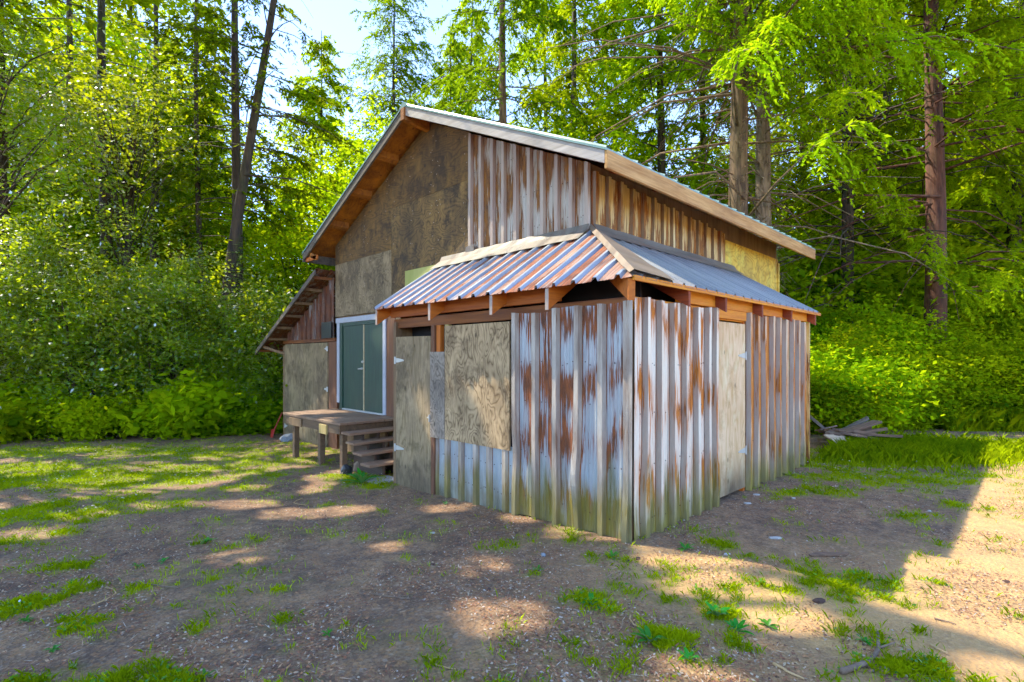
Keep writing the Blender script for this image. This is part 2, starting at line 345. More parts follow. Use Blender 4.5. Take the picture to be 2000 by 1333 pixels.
M['lf_maple'] = mat_leaf('leaves_bright', (.08,.17,.005), (.33,.46,.006), (.68,.84,.010), .55, 0)
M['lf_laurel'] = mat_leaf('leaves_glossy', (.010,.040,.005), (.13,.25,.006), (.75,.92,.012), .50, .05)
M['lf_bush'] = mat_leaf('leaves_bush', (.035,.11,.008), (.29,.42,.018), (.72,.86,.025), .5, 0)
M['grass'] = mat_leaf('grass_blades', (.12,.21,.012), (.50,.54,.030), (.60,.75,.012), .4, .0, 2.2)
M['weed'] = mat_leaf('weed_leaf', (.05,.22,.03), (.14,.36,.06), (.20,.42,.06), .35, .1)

def mat_ground():
    t = NT('forest_ground')
    a = t.attr('green')
    p = t.n('ShaderNodeNewGeometry').outputs['Position']
    n1 = t.noise(p, 1.1, 5, .6); n2 = t.noise(p, 7, 5, .7); n3 = t.noise(p, 45, 4, .7)
    v = t.n('ShaderNodeTexVoronoi', {'Vector': p, 'Scale': 38.}).outputs
    v2 = t.n('ShaderNodeTexVoronoi', {'Vector': p, 'Scale': 85.}).outputs
    dirt = t.mix(t.rng(n1, .35, .65), (.15,.080,.052), (.40,.25,.15))
    dirt = t.mix(t.rng(n2, .42, .62, 0, .75), dirt, (.055,.026,.018))
    hs = t.n('ShaderNodeSeparateColor', {0: v['Color']}).outputs
    dirt = t.mix(t.rng(hs[0], .62, .8, 0, .5), dirt, (.34,.17,.085))
    dirt = t.mix(t.rng(hs[1], .90, .94, 0, .2), dirt, (.52,.44,.36))
    hs2 = t.n('ShaderNodeSeparateColor', {0: v2['Color']}).outputs
    dirt = t.mix(t.rng(hs2[0], .6, .9, 0, .6), dirt, (.07,.045,.035))
    dirt = t.mix(t.rng(n3, .5, .7, 0, .5), dirt, (.36,.27,.19))
    nb_ = t.noise(p, 2.3, 6, .65)
    dirt = t.mix(t.rng(nb_, .50, .66, 0, .65), dirt, (.050,.026,.020))
    warm = t.attr('dry')  # painted sunlight: warmer, brighter dirt where the sun patch lies
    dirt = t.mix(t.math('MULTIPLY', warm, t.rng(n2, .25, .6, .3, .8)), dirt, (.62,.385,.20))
    gr = t.mix(t.rng(n2, .35, .65), (.13,.19,.015), (.36,.37,.04))
    gr = t.mix(t.rng(n3, .45, .7, 0, .5), gr, (.28,.26,.08))
    dirt = t.mix(t.math('MULTIPLY', t.attr('moss'), t.rng(n2, .35, .65, .15, .75)), dirt, (.24,.235,.05))
    c = t.mix(t.rng(a, .0, .75, 0, .8), dirt, gr)
    h = t.math('ADD', t.math('MULTIPLY', n2, .6), t.math('ADD', t.math('MULTIPLY', n3, .5), t.math('MULTIPLY', v['Distance'], .5)))
    t.bsdf(Base_Color=c, Roughness=.95, Normal=t.bump(h, .9, .03))
    return t.m
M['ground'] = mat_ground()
def mat_chip():
    t = NT('litter')
    a = t.attr('tint')
    r = t.n('ShaderNodeValToRGB', {0: a}); e = r.color_ramp.elements
    e[0].color = (.10,.045,.03,1); e[1].color = (.55,.46,.38,1); e[1].position = 1.
    for p, c in ((.35,(.28,.09,.035,1)), (.6,(.45,.20,.08,1)), (.8,(.50,.38,.25,1)), (.93,(.20,.14,.11,1)), (.96,(.5,.42,.35,1))):
        q = e.new(p); q.color = c
    r.color_ramp.interpolation = 'LINEAR'
    t.bsdf(Base_Color=r.outputs[0], Roughness=.9)
    return t.m
M['litter'] = mat_chip()

# ------------------------------------------------------------------ object helpers
def empty(name, loc, label, cat, group=None, rz=0.):
    o = bpy.data.objects.new(name, None); COL.objects.link(o); o.location = loc; o.rotation_euler.z = rz
    o.empty_display_size = .1
    o['label'] = label; o['category'] = cat
    if group: o['group'] = group
    return o
def tag(o, label=None, cat=None, group=None, kind=None):
    if label: o['label'] = label
    if cat: o['category'] = cat
    if group: o['group'] = group
    if kind: o['kind'] = kind
    return o
class MB:
    def __init__(s): s.v = []; s.f = []; s.mi = []
    def add(s, vs, fs, mi=0):
        n = len(s.v); s.v += [tuple(v) for v in vs]; s.f += [tuple(i+n for i in f) for f in fs]; s.mi += [mi]*len(fs)
    def box(s, x0, x1, y0, y1, z0, z1, mi=0):
        s.add([(x0,y0,z0),(x1,y0,z0),(x1,y1,z0),(x0,y1,z0),(x0,y0,z1),(x1,y0,z1),(x1,y1,z1),(x0,y1,z1)],
              [(3,2,1,0),(4,5,6,7),(0,1,5,4),(1,2,6,5),(2,3,7,6),(3,0,4,7)], mi)
    def hexa(s, p, mi=0):   # 8 points: bottom 4 ccw, top 4 ccw
        s.add(p, [(3,2,1,0),(4,5,6,7),(0,1,5,4),(1,2,6,5),(2,3,7,6),(3,0,4,7)], mi)
    def prism(s, poly, axis, a, b, mi=0):
        n = len(poly)
        mk = {'y': lambda p, t: (p[0], t, p[1]), 'x': lambda p, t: (t, p[0], p[1]), 'z': lambda p, t: (p[0], p[1], t)}[axis]
        s.add([mk(p, a) for p in poly]+[mk(p, b) for p in poly],
              [tuple(range(n))[::-1], tuple(range(n, 2*n))]+[(i, (i+1) % n, n+(i+1) % n, n+i) for i in range(n)], mi)
    def bar(s, a, b, w, h, mi=0):  # board between two points
        a = Vector(a); b = Vector(b); d = (b-a).normalized(); up = Vector((0,0,1))
        sd = d.cross(up)
        if sd.length < 1e-3: sd = Vector((1,0,0))
        sd.normalize(); up = sd.cross(d).normalized()
        q = [(-w/2,-h/2),(w/2,-h/2),(w/2,h/2),(-w/2,h/2)]
        s.add([a+sd*x+up*y for x, y in q]+[b+sd*x+up*y for x, y in q], [(0,1,2,3),(7,6,5,4),(0,4,5,1),(1,5,6,2),(2,6,7,3),(3,7,4,0)], mi)
    def tube(s, pts, rad, k=6, mi=0):
        n0 = len(s.v); prev = None
        for i, p in enumerate(pts):
            p = Vector(p); d = (Vector(pts[min(i+1, len(pts)-1)])-Vector(pts[max(i-1, 0)])).normalized()
            a = Vector((1,0,0)) if abs(d.x) < .8 else Vector((0,1,0))
            u = d.cross(a).normalized(); w = d.cross(u)
            for j in range(k):
                t = 2*PI*j/k; s.v.append(tuple(p+(u*math.cos(t)+w*math.sin(t))*rad[i]))
        for i in range(len(pts)-1):
            for j in range(k):
                s.f.append((n0+i*k+j, n0+i*k+(j+1) % k, n0+(i+1)*k+(j+1) % k, n0+(i+1)*k+j)); s.mi.append(mi)
        s.f.append(tuple(n0+j for j in range(k))[::-1]); s.mi.append(mi)
        m = n0+(len(pts)-1)*k; s.f.append(tuple(m+j for j in range(k))); s.mi.append(mi)
    def build(s, name, mats, parent=None, smooth=False, bevel=0., label=None, base=None):
        if not isinstance(mats, (list, tuple)): mats = [mats]
        off = Vector((0,0,0))
        if parent is not None:
            off = Vector(base_of(parent))
        if base is not None: off = Vector(base)
        me = bpy.data.meshes.new(name)
        me.from_pydata([tuple(Vector(v)-off) for v in s.v], [], s.f)
        for m in mats: me.materials.append(M[m])
        me.polygons.foreach_set('material_index', s.mi)
        if smooth: me.polygons.foreach_set('use_smooth', [True]*len(s.f))
        me.update()
        o = bpy.data.objects.new(name, me); COL.objects.link(o)
        if parent is not None: o.parent = parent
        elif base is not None: o.location = base
        if bevel:
            b = o.modifiers.new('bevel', 'BEVEL'); b.width = bevel; b.segments = 1; b.limit_method = 'ANGLE'
        if label: o['label'] = label
        return o
def base_of(o):
    b = Vector((0,0,0))
    while o is not None:
        b += Vector(o.location); o = o.parent
    return b

# =================================================================== BARN
barn = empty('barn', (-3., 3., 0.), 'weathered plywood and rusty metal barn with hip-roofed corner shed', 'barn')
XE0, XE1 = -8.215, -.685      # main eaves
RX = -4.45                    # ridge
ZE, ZR = 3.80, 5.55
SL = (ZR-ZE)/(XE1-RX)
MX0, MX1, MY0, MY1 = -7.70, -1.20, 1.0, 7.18
def zroof(x): return ZR-abs(x-RX)*SL

# ---- ribbed sheets: columns of (a, out) profile
def profile(a0, a1, ribs, hw=.026, hb=.036, h=.040, flutes=3, edge=False):
    pts = [(a0, 0.)]
    ribs = sorted(r for r in ribs if a0-.02 < r < a1+.02)
    edges = []
    last = a0
    for r in ribs+[None]:
        end = a1 if r is None else r-hb
        w = end-last
        if w > .12:
            for k in range(flutes):
                c = last+w*(k+1)/(flutes+1)
                pts += [(c-.008, 0.), (c, .005), (c+.008, 0.)]
        if r is None: break
        if edge and r-hb-.014 > a0: pts.append((r-hb-.014, 0.))
        pts += [(max(a0, r-hb), 0.), (max(a0, r-hw), h), (min(a1, r+hw), h), (min(a1, r+hb), 0.)]
        if edge and r+hb+.011 < a1: pts.append((r+hb+.011, .0))
        last = r+hb+.011
    pts.append((a1, 0.))
    out = [pts[0]]
    for p in pts[1:]:
        if p[0] > out[-1][0]+1e-5: out.append(p)
    return out
def sheet(name, mat, place, a0, a1, z0, ztop, ribs, parent, rows=14, dent=.006, seed=0, zb=None, screws=(), flutes=3, h=.04, rib=None, ribmode='front'):
    """place(a, out, z) -> point; ztop / zb functions of a."""
    mb = MB(); pf = profile(a0, a1, ribs, flutes=flutes, h=h, edge=True)
    n = len(pf); R = random.Random(seed)
    dents = [(R.uniform(a0, a1), R.uniform(0, .35), R.uniform(.05, .14), R.uniform(.05, .2), R.uniform(-1, 1)) for _ in range(int((a1-a0)*4)+1)]
    zt = ztop if callable(ztop) else (lambda a: ztop)
    zz = zb if zb else (lambda a: z0)
    vs = []
    for j in range(rows+1):
        t = j/rows
        for (a, o) in pf:
            lo = zz(a); hi = zt(a)
            z = lo+(hi-lo)*t
            dd = sum(s*math.exp(-((a-da)/wa)**2-((t-dz)/wz)**2) for da, dz, wa, wz, s in dents)*dent*2
            wob = .004*math.sin(z*2.3+a*1.7+seed)
            vs.append(place(a+wob*.5, o+dd+wob*.6, z))
    fs = [(j*n+i, j*n+i+1, (j+1)*n+i+1, (j+1)*n+i) for j in range(rows) for i in range(n-1)]
    mb.add(vs, fs)
    for j in range(rows):
        for i in range(n-1):
            a_, b_ = pf[i][1] > .02, pf[i+1][1] > .02
            if (ribmode == 'front' and a_) or (ribmode == 'side' and b_ and not a_): mb.mi[j*(n-1)+i] = 2
            if not a_ and not b_ and .009 < pf[i+1][0]-pf[i][0] < .0145: mb.mi[j*(n-1)+i] = 3
    for zs in screws:
        for r in ribs:
            for da in (-.075, .075, .13):
                a = r+da
                if a0+.02 < a < a1-.02 and zz(a) < zs < zt(a)-.05 and R.random() < .85:
                    zz_ = zs+R.uniform(-.02, .02); q = .0075
                    mb.add([place(a+q*math.cos(k*PI/3), .004, zz_+q*math.sin(k*PI/3)) for k in range(6)]+[place(a, .011, zz_)], [(k, (k+1) % 6, 6) for k in range(6)], 1)
    return mb.build(name, [mat, 'm_rust', rib or mat, 'm_edge'], parent)
front = lambda y: (lambda a, o, z: (a, y-o, z))
side = lambda x: (lambda a, o, z: (x+o, a, z))

# --- main gable wall, plywood sheets
def ply(name, mat, x0, x1, z0, z1, y=MY0, th=.016, top=None, parent=barn, label=None):
    mb = MB()
    if top:
        poly = [(x0, z0), (x1, z0), (x1, min(z1, top(x1)))]
        if x0 < RX < x1: poly.append((RX, min(z1, top(RX))))
        if z1 < max(top(x0), top(x1)) and z1 > min(top(x0), top(x1)):
            # crossing
            xc = RX-(ZR-.16-z1)/SL if top(x0) < z1 else RX+(ZR-.16-z1)/SL
            poly.append((xc, z1))
        poly.append((x0, min(z1, top(x0))))
    else: poly = [(x0, z0), (x1, z0), (x1, z1), (x0, z1)]
    mb.prism(poly, 'y', y, y-th)
    RN = random.Random(int(abs(x0*100)))
    for i in range(46):
        a = RN.choice([x0+.12, x0+.62, x0+1.2, (x0+x1)/2+.3, x1-.12])+RN.uniform(-.06, .06); b = z0+RN.random()*1.7
        if x0 < a < x1 and b < (min(z1, top(a)) if top else z1)-.05:
            q = .008; mb.add([(a+q*math.cos(k*PI/3), y-th-.003, b+q*math.sin(k*PI/3)) for k in range(6)], [(0,1,2,3,4,5)], 1)
    return mb.build(name, [mat, 'endgrain'], parent, label=label)
tp = lambda x: zroof(x)-.13
ply('gable_panel', 'ply_gable_lo', -7.70, -5.553, 2.45, 3.518)
ply('gable_panel', 'ply_gable_mid', -5.547, -3.40, 2.45, 4.238, top=tp)
ply('gable_panel', 'ply_gable_hi', -7.70, -5.553, 3.522, 9, top=tp)
ply('gable_panel', 'ply_gable_hi', -5.547, -3.40, 4.243, 9, top=tp)
ply('gable_board', 'board_green', -5.08, -3.95, 2.55, 3.08, y=MY0-.018, th=.02, label='pale green board under the gable')
# wall body behind (dark wood frame, closed box)
mb = MB()
mb.prism([(MX0+.005, -.4), (MX1-.01, -.4), (MX1-.01, tp(MX1)-.02), (RX, tp(RX)-.02), (MX0+.005, tp(MX0)-.02)], 'y', MY0+.02, MY1-.02)
mb.build('wall_frame', 'post', barn)
# rear upper/side plywood
mb = MB(); mb.box(MX1-.008, MX1+.010, 4.69, MY1, -.1, 3.58)
mb.build('side_panel', 'ply_yellow', barn, label='yellowish plywood panel at the back end of the side wall')
mb = MB(); mb.box(MX1-.008, MX1+.04, MY1-.06, MY1+.01, -.1, 3.5); mb.build('corner_trim', 'ply_yellow', barn)
# --- gable metal siding
ribs = [-3.37+.262*k for k in range(9)]+[-1.235]
ribs = [-3.36,-3.13,-2.88,-2.66,-2.42,-2.17,-1.94,-1.70,-1.47,-1.235]
sheet('gable_siding', 'm_gable', front(MY0-.01), -3.41, -1.205, 3.0, lambda a: zroof(a)-.15, ribs, barn, rib='m_ribg', seed=3, screws=(3.3, 3.75, 4.3), flutes=2, h=.045)
ribs = [1.06+.262*k for k in range(15)]
for k in range(5):   # sheets of the upper side wall, tops stepping
    a0 = 1.0+k*.736; a1 = a0+.742
    mbz = 3.80-.03*k
    sheet('upper_siding', 'm_upper', side(MX1+.006+.002*(k % 2)), a0, a1, 2.95, mbz, [r for r in ribs if a0 <= r < a1], barn, rib='m_flank2', ribmode='side', rows=6, seed=20+k, screws=(3.2,), flutes=2, h=.04)

# --- main roof
mb = MB()
def roof_slab(mb, x0, z0, x1, z1, y0, y1, th, lift=0., mi=0):
    mb.hexa([(x0,y0,z0+lift-th),(x1,y0,z1+lift-th),(x1,y1,z1+lift-th),(x0,y1,z0+lift-th),(x0,y0,z0+lift),(x1,y0,z1+lift),(x1,y1,z1+lift),(x0,y1,z0+lift)], mi)
for (xa, xb) in ((XE0, RX), (XE1, RX)):
    if xa < xb: roof_slab(mb, xa, ZE, xb, ZR, .575, 7.66, .018, -.016)
    else: mb.hexa([(xb,.575,ZR-.034),(xa,.575,ZE-.034),(xa,7.66,ZE-.034),(xb,7.66,ZR-.034),(xb,.575,ZR-.016),(xa,.575,ZE-.016),(xa,7.66,ZE-.016),(xb,7.66,ZR-.016)])
mb.build('roof_sheathing', 'soffit', barn, label='reddish plywood soffit under the eaves')
mb = MB()  # ribbed green roof metal
pf = profile(.52, 7.70, [.56+.3*k for k in range(24)], h=.022)
for xa in (XE0-.03, XE1+.03):
    n = len(pf)
    za = ZR-abs(xa-RX)*SL
    vs = [(xa, a, za+o) for a, o in pf]+[(RX, a, ZR+o) for a, o in pf]
    fs = [(i, i+1, n+i+1, n+i) if xa > RX else (i+1, i, n+i, n+i+1) for i in range(n-1)]
    mb.add(vs, fs)
    lo = [(xa, .52, za-.026), (xa, .52, za), (RX, .52, ZR), (RX, .52, ZR-.026)]
    mb.add(lo, [(0,1,2,3)])
    mb.add([(xa,.52,za-.026),(xa,7.7,za-.026),(xa,7.7,za),(xa,.52,za)], [(0,1,2,3)])
mb.hexa([(RX-.12,.515,ZR-.05),(RX+.12,.515,ZR-.05),(RX+.12,7.7,ZR-.05),(RX-.12,7.7,ZR-.05),(RX-.02,.515,ZR+.03),(RX+.02,.515,ZR+.03),(RX+.02,7.7,ZR+.03),(RX-.02,7.7,ZR+.03)])
mb.build('roof_sheeting', 'm_green', barn, label='dull green ribbed metal roof')
# rake fascias
def rake(x0, z0, x1, z1, y0, y1, hgt):
    mb = MB()
    mb.prism([(x0, z0-hgt), (x1, z1-hgt), (x1, z1), (x0, z0)], 'y', y0, y1); return mb
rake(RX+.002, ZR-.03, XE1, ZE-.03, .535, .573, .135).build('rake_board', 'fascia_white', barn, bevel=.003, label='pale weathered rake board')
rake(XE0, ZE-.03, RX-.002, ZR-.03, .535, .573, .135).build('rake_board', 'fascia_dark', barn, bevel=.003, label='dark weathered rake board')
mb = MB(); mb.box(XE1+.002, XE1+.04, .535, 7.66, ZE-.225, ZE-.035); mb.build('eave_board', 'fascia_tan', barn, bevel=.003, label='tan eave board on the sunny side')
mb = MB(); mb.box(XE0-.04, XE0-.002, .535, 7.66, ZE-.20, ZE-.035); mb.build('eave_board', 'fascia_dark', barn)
mb = MB(); mb.prism([(.50, ZR-.25), (1.2, ZR-.30), (1.2, ZR-.06), (.50, ZR-.06)], 'x', RX-.045, RX+.045); mb.build('ridge_beam', 'soffit', barn, bevel=.004)
for xb in (-5.35, -6.25, -7.15):
    mb = MB(); z = zroof(xb)-.036
    mb.hexa([(xb-.045,.575,z-.10-.045*SL),(xb+.045,.575,z-.10+.045*SL),(xb+.045,.98,z-.10+.045*SL),(xb-.045,.98,z-.10-.045*SL),(xb-.045,.575,z-.045*SL),(xb+.045,.575,z+.045*SL),(xb+.045,.98,z+.045*SL),(xb-.045,.98,z-.045*SL)])
    mb.build('lookout', 'soffit', barn)
# main rafter tails both sides
for y in [1.35+1.0*k for k in range(7)]:
    for s in (1, -1):
        xw = MX1+.01 if s > 0 else MX0-.01; xe = XE1-.01 if s > 0 else XE0+.01
        mb = MB(); zz1 = zroof(xw)-.036; zz2 = zroof(xe)-.036
        mb.prism([(xw, zz1-.13), (xe, zz2-.12), (xe, zz2), (xw, zz1)] if s > 0 else [(xe, zz2-.12), (xw, zz1-.13), (xw, zz1), (xe, zz2)], 'y', y, y+.04)
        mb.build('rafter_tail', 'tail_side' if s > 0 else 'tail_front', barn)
mb = MB(); mb.bar((MX0-.02, .60, 3.62), (MX0-.30, .60, 3.72), .04, .09); mb.build('eave_brace', 'soffit', barn)
mb = MB(); mb.box(MX0-.50, MX0-.0, .58, .62, 3.60, 3.68); mb.build('eave_block', 'tail_front', barn)

# --- lean-to (left)
LZ1, LZ0, LX1, LX0 = 3.40, 1.79, -7.70, -11.13
ls = (LZ1-LZ0)/(LX1-LX0)
lz = lambda x: LZ0+(x-LX0)*ls
mb = MB(); pfl = profile(.56, 6.6, [.62+.27*k for k in range(23)], h=.02); n = len(pfl)
mb.add([(LX0, a, LZ0+o) for a, o in pfl]+[(LX1, a, LZ1+o) for a, o in pfl], [(i+1, i, n+i, n+i+1) for i in range(n-1)])
mb.build('lean_roof_sheeting', 'm_lean', barn)
rake(LX0, LZ0-.012, LX1-.02, LZ1-.02, .55, .585, .10).build('rake_board', 'fascia_dark', barn, bevel=.003, label='dark rake board of the left lean-to')
for t in (.02, .2, .36, .52, .68, .84, .97):
    xb = LX0+.06+(LX1-LX0-.15)*t; z = lz(xb)-.02
    mb = MB(); mb.box(xb-.03, xb+.03, .586, 6.4, z-.075, z-.018); mb.build('purlin', 'post' if t > .05 and t < .9 else 'beam_dark', barn)
mb = MB(); mb.bar((-10.32, .98, 1.70), (-10.75, .62, 1.88), .05, .06); mb.build('eave_brace', 'post', barn)
mb = MB(); mb.box(-10.45, -7.72, .975, 1.03, 1.95, 2.02); mb.build('header_beam', 'beam_dark', barn)
sheet('lean_siding', 'm_lean', front(.972), -10.15, -7.74, 2.02, lambda a: lz(a)-.10, [-10.05+.24*k for k in range(10)], barn, rows=6, seed=31, flutes=1)
mb = MB(); mb.box(-8.22, -7.76, .92, .94, 2.02, 2.36); mb.build('patch_sheet', 'bag', barn)
mb = MB(); mb.box(-10.30, -9.19, .955, .985, -.33, 1.93); ld = mb.build('lean_door', 'ply_lean', barn, label='weathered plywood door leaf of the left lean-to')
mb = MB(); mb.box(-9.17, -8.0, .950, .985, -.33, 1.93); ld2 = mb.build('lean_door', 'ply_lean', barn)
mb = MB(); mb.box(-7.97, -7.60, .965, 1.0, -.35, 1.94); mb.build('corner_post', 'post_red', barn)
mb = MB(); mb.box(-10.30, -7.72, 1.02, 6.3, -.4, 1.9); mb.build('lean_wall', 'post', barn)
mb = MB(); mb.box(-10.42, -10.31, .96, 1.06, -.35, 1.90); mb.build('corner_post', 'post', barn)

def hinge(parent, x, y, z, sgn, facing='front', L=.16):
    mb = MB()
    # strap tapering away from the plate, plus knuckle
    th = .006
    pts = [(0, -.032), (sgn*L*.3, -.028), (sgn*L, -.008), (sgn*L, .008), (sgn*L*.3, .028), (0, .032)]
    pl = [(-sgn*.035, -.05), (-sgn*.008, -.05), (-sgn*.008, .05), (-sgn*.035, .05)]
    if sgn < 0: pts = pts[::-1]
    else: pl = pl
    for P_ in (pts, pl):
        if facing == 'front': mb.prism([(x+a, z+b) for a, b in P_], 'y', y-th, y)
        else: mb.prism([(y+a, z+b) for a, b in P_], 'x', x, x+th)
    if facing == 'front': mb.tube([(x, y-.01, z-.05), (x, y-.01, z+.05)], [.009, .009], 8)
    else: mb.tube([(x+.01, y, z-.05), (x+.01, y, z+.05)], [.009, .009], 8)
    return mb.build('hinge', 'zinc', parent)
hinge(ld2, -8.0, .948, 1.80, -1, L=.12); hinge(ld2, -8.0, .948, .95, -1, L=.14); hinge(ld, -10.25, .95, -.02, 1, L=.14)

# --- green double doors
mb = MB(); mb.box(-7.58, -7.48, .955, .985, .70, 2.31); mb.build('door_trim', 'white', barn, bevel=.004, label='pale painted door trim')
mb = MB(); mb.box(-5.80, -5.70, .955, .985, .58, 2.31); mb.build('door_trim', 'white', barn, bevel=.004, label='pale painted door trim')
mb = MB(); mb.box(-7.62, -5.68, .950, .985, 2.312, 2.41); mb.build('door_trim', 'white', barn, bevel=.004, label='pale painted door trim')
mb = MB(); mb.box(-7.47, -7.36, .962, 1.01, .58, 2.31); mb.box(-7.358, -5.801, .968, 1.01, 2.24, 2.31); mb.build('door_frame', 'door_green', barn)
for (a, b) in ((-7.355, -6.535), (-6.505, -5.802)):
    mb = MB(); mb.box(a, b, .985, 1.015, .60, 2.238)
    d_ = mb.build('door', 'door_green', barn, bevel=.004, label='dark green painted door leaf')
    if a < -7:
        mb = MB(); mb.tube([(-6.57,.985,1.40),(-6.57,.945,1.40)], [.018,.018], 8); mb.tube([(-6.57,.94,1.40),(-6.67,.94,1.395)], [.011,.009], 8); mb.build('handle', 'zinc', d_)
    else:
        mb = MB(); mb.tube([(-6.55,.985,1.53),(-6.55,.955,1.53)], [.026,.022], 10); mb.build('deadbolt', 'zinc', d_)
mb = MB(); mb.box(-6.533, -6.507, .975, 1.0, .60, 2.238); mb.build('astragal', 'cream', barn, label='bare wood strip between the green doors')
mb = MB(); mb.box(-7.36, -5.80, .958, 1.01, .572, .598); mb.build('door_sill', 'zinc', barn)
mb = MB(); mb.box(-5.695, -5.40, .97, 1.0, -.3, 2.44); mb.build('corner_post', 'post_red', barn)
mb = MB(); mb.box(-5.395, -3.9, .975, 1.0, -.3, 2.44); mb.build('inner_wall', 'post', barn)  # real wall face beside the doors

# --- hip roofed shed
EZ, TZ = 2.28, 3.10
def fz(y): return EZ+(y+.25)/1.25*(TZ-EZ)
def sz(x): return EZ+(.15-x)/1.35*(TZ-EZ)
# front roof sheets
mb = MB(); ribsf = [-3.93+.232*k for k in range(18)]
pf = profile(-4.0, .15, ribsf, hw=.016, hb=.030, h=.036)
n = len(pf); vs0 = []; vs1 = []; vsm = []
for a, o in pf:
    t = 1. if a < -1.2 else (.15-a)/1.35
    t = max(t, .001); y1 = -.25+1.25*t
    j = .010*math.sin(a*31)
    vs0.append((a, -.27+j, fz(-.27)+o)); vs1.append((a, y1, fz(y1)+o*min(1, t*3))); ym = (-.27+y1)/2; vsm.append((a, ym, fz(ym)+o-.006*math.sin(a*5)))
mb.add(vs0+vsm+vs1, [(i, i+1, n+i+1, n+i) for i in range(n-1)]+[(n+i, n+i+1, 2*n+i+1, 2*n+i) for i in range(n-1)])
k_ = 0; RR = random.Random(5)
for i in range(n-1):
    isrib = pf[i][1] > .02 or pf[i+1][1] > .02
    if isrib: m_ = 2; k_ = i
    else:
        q_ = random.Random(k_*13+1).random(); m_ = 1 if q_ < (.9 if pf[i][0] > -2.2 else .42) else 0
    mb.mi[i] = m_; mb.mi[n-1+i] = m_
mb.build('shed_roof_sheeting', ['m_roof_front', 'm_roof_rust', 'm_roof_rib'], barn, label='rusty ribbed roof over the shed front')
mb = MB(); ribss = [-.10+.232*k for k in range(22)]
pf = profile(-.25, 4.95, ribss, hw=.016, hb=.030, h=.034); n = len(pf); vs0 = []; vs1 = []
for a, o in pf:
    t = 1. if a > 1.0 else (a+.25)/1.25
    t = max(t, .001); x1 = .15-1.35*t
    vs0.append((.17, a, sz(.17)+o)); vs1.append((x1, a, sz(x1)+o*min(1, t*3)))
mb.add(vs0+vs1, [(i, i+1, n+i+1, n+i) for i in range(n-1)])
mb.build('shed_roof_sheeting', 'm_roof_side', barn, label='grey ribbed roof over the shed side')
# hip cap
mb = MB(); H0 = Vector((.19, -.29, EZ-.005)); H1 = Vector((-1.2, 1.0, TZ+.03))
def onfront(x, y, l=.045): return (x, y, fz(y)+l)
def onside(x, y, l=.042): return (x, y, sz(x)+l)
NS = 8; L_ = []; C_ = []; R_ = []
for i in range(NS+1):
    t = i/NS; c = H0.lerp(H1, t)
    C_.append((c.x, c.y, c.z+.05)); w1 = .05; w2 = .60*(1-t)+.08
    L_.append(onfront(c.x-w1, max(c.y-.0, -.28))); xx = c.x; yy = c.y+w2
    R_.append(onside(xx, yy, .046+.006*math.sin(i*2.1)))
mb.add(L_+C_+R_, [(i, NS+1+i, NS+2+i, i+1) for i in range(NS)]+[(NS+1+i, 2*NS+2+i, 2*NS+3+i, NS+2+i) for i in range(NS)])
mb.build('hip_flashing', 'hipcap', barn, label='tan hip flashing over the shed corner')
# wall flashings
mb = MB(); N = 18
A = []; B = []; C2 = []
for i in range(N+1):
    x = -4.02+(2.84)*i/N; w = .004*math.sin(i*3.3)
    A.append((x, .985-.048, TZ+.07+w)); B.append((x, .90+w, fz(.9)+.06)); C2.append((x, .72+.012*math.sin(i*1.9), fz(.72)+.047))
mb.add(A+B+C2, [(N+1+i, N+2+i, i+1, i) for i in range(N)]+[(2*N+2+i, 2*N+3+i, N+2+i, N+1+i) for i in range(N)])
mb.build('wall_flashing', 'flash', barn)
mb = MB(); A = []; B = []; C2 = []
for i in range(N+1):
    y = .97+3.98*i/N; w = .004*math.sin(i*2.3)
    A.append((MX1+.055, y, TZ+.07+w)); B.append((MX1+.10+w, y, sz(MX1+.1)+.055)); C2.append((MX1+.24, y, sz(MX1+.24)+.04))
mb.add(A+B+C2, [(N+1+i, N+2+i, i+1, i) for i in range(N)]+[(2*N+2+i, 2*N+3+i, N+2+i, N+1+i) for i in range(N)])
mb.build('wall_flashing', 'flash', barn)
for (xa, w, tilt) in ((-3.44,.2,-.03),):
    mb = MB(); mb.hexa([(xa,.93,TZ+.03),(xa+w,.93,TZ+.03),(xa+w,.94,TZ+.03),(xa,.94,TZ+.03),(xa+.02,.925,TZ+.16+tilt),(xa+w,.925,TZ+.15),(xa+w,.935,TZ+.15),(xa+.02,.935,TZ+.16+tilt)]); mb.build('loose_flashing', 'flash', barn)
# rafters / tails
tm = (TZ-EZ)/1.25
def tail_f(x, deep=.9):
    mb = MB(); y0 = -.245; y1 = .0+deep
    mb.prism([(y0, fz(y0)-.225), (y1, fz(y1)-.225), (y1, fz(y1)-.015), (y0, fz(y0)-.015)], 'x', x-.02, x+.02)
    o = mb.build('rafter', 'tail_front', barn, bevel=.002)
    mb = MB(); mb.box(x-.02, x+.02, y0-.004, y0-.001, fz(y0)-.222, fz(y0)-.02); mb.build('end_grain', 'endgrain', o)
for x in (-3.93, -2.69, -1.58, -.79): tail_f(x, .9 if x < -1 else .5)
def tail_s(y):
    mb = MB(); x0 = .148
    mb.prism([(-.8, sz(-.8)-.20), (x0, sz(x0)-.19), (x0, sz(x0)-.015), (-.8, sz(-.8)-.015)], 'y', y-.02, y+.02)
    mb.build('rafter', 'tail_side', barn, bevel=.002)
for y in (.75, 1.58, 2.62, 3.68, 4.74): tail_s(y)
mb = MB()
mb.hexa([(.13-.02,-.23-.02,EZ-.20),(.13+.02,-.23+.02,EZ-.20),(-.9,.745,EZ+.35),(-.94,.70,EZ+.35),(.11,-.25,EZ-.02),(.15,-.21,EZ-.02),(-.9,.745,EZ+.60),(-.94,.70,EZ+.60)])
mb.build('hip_rafter', 'tail_front', barn)
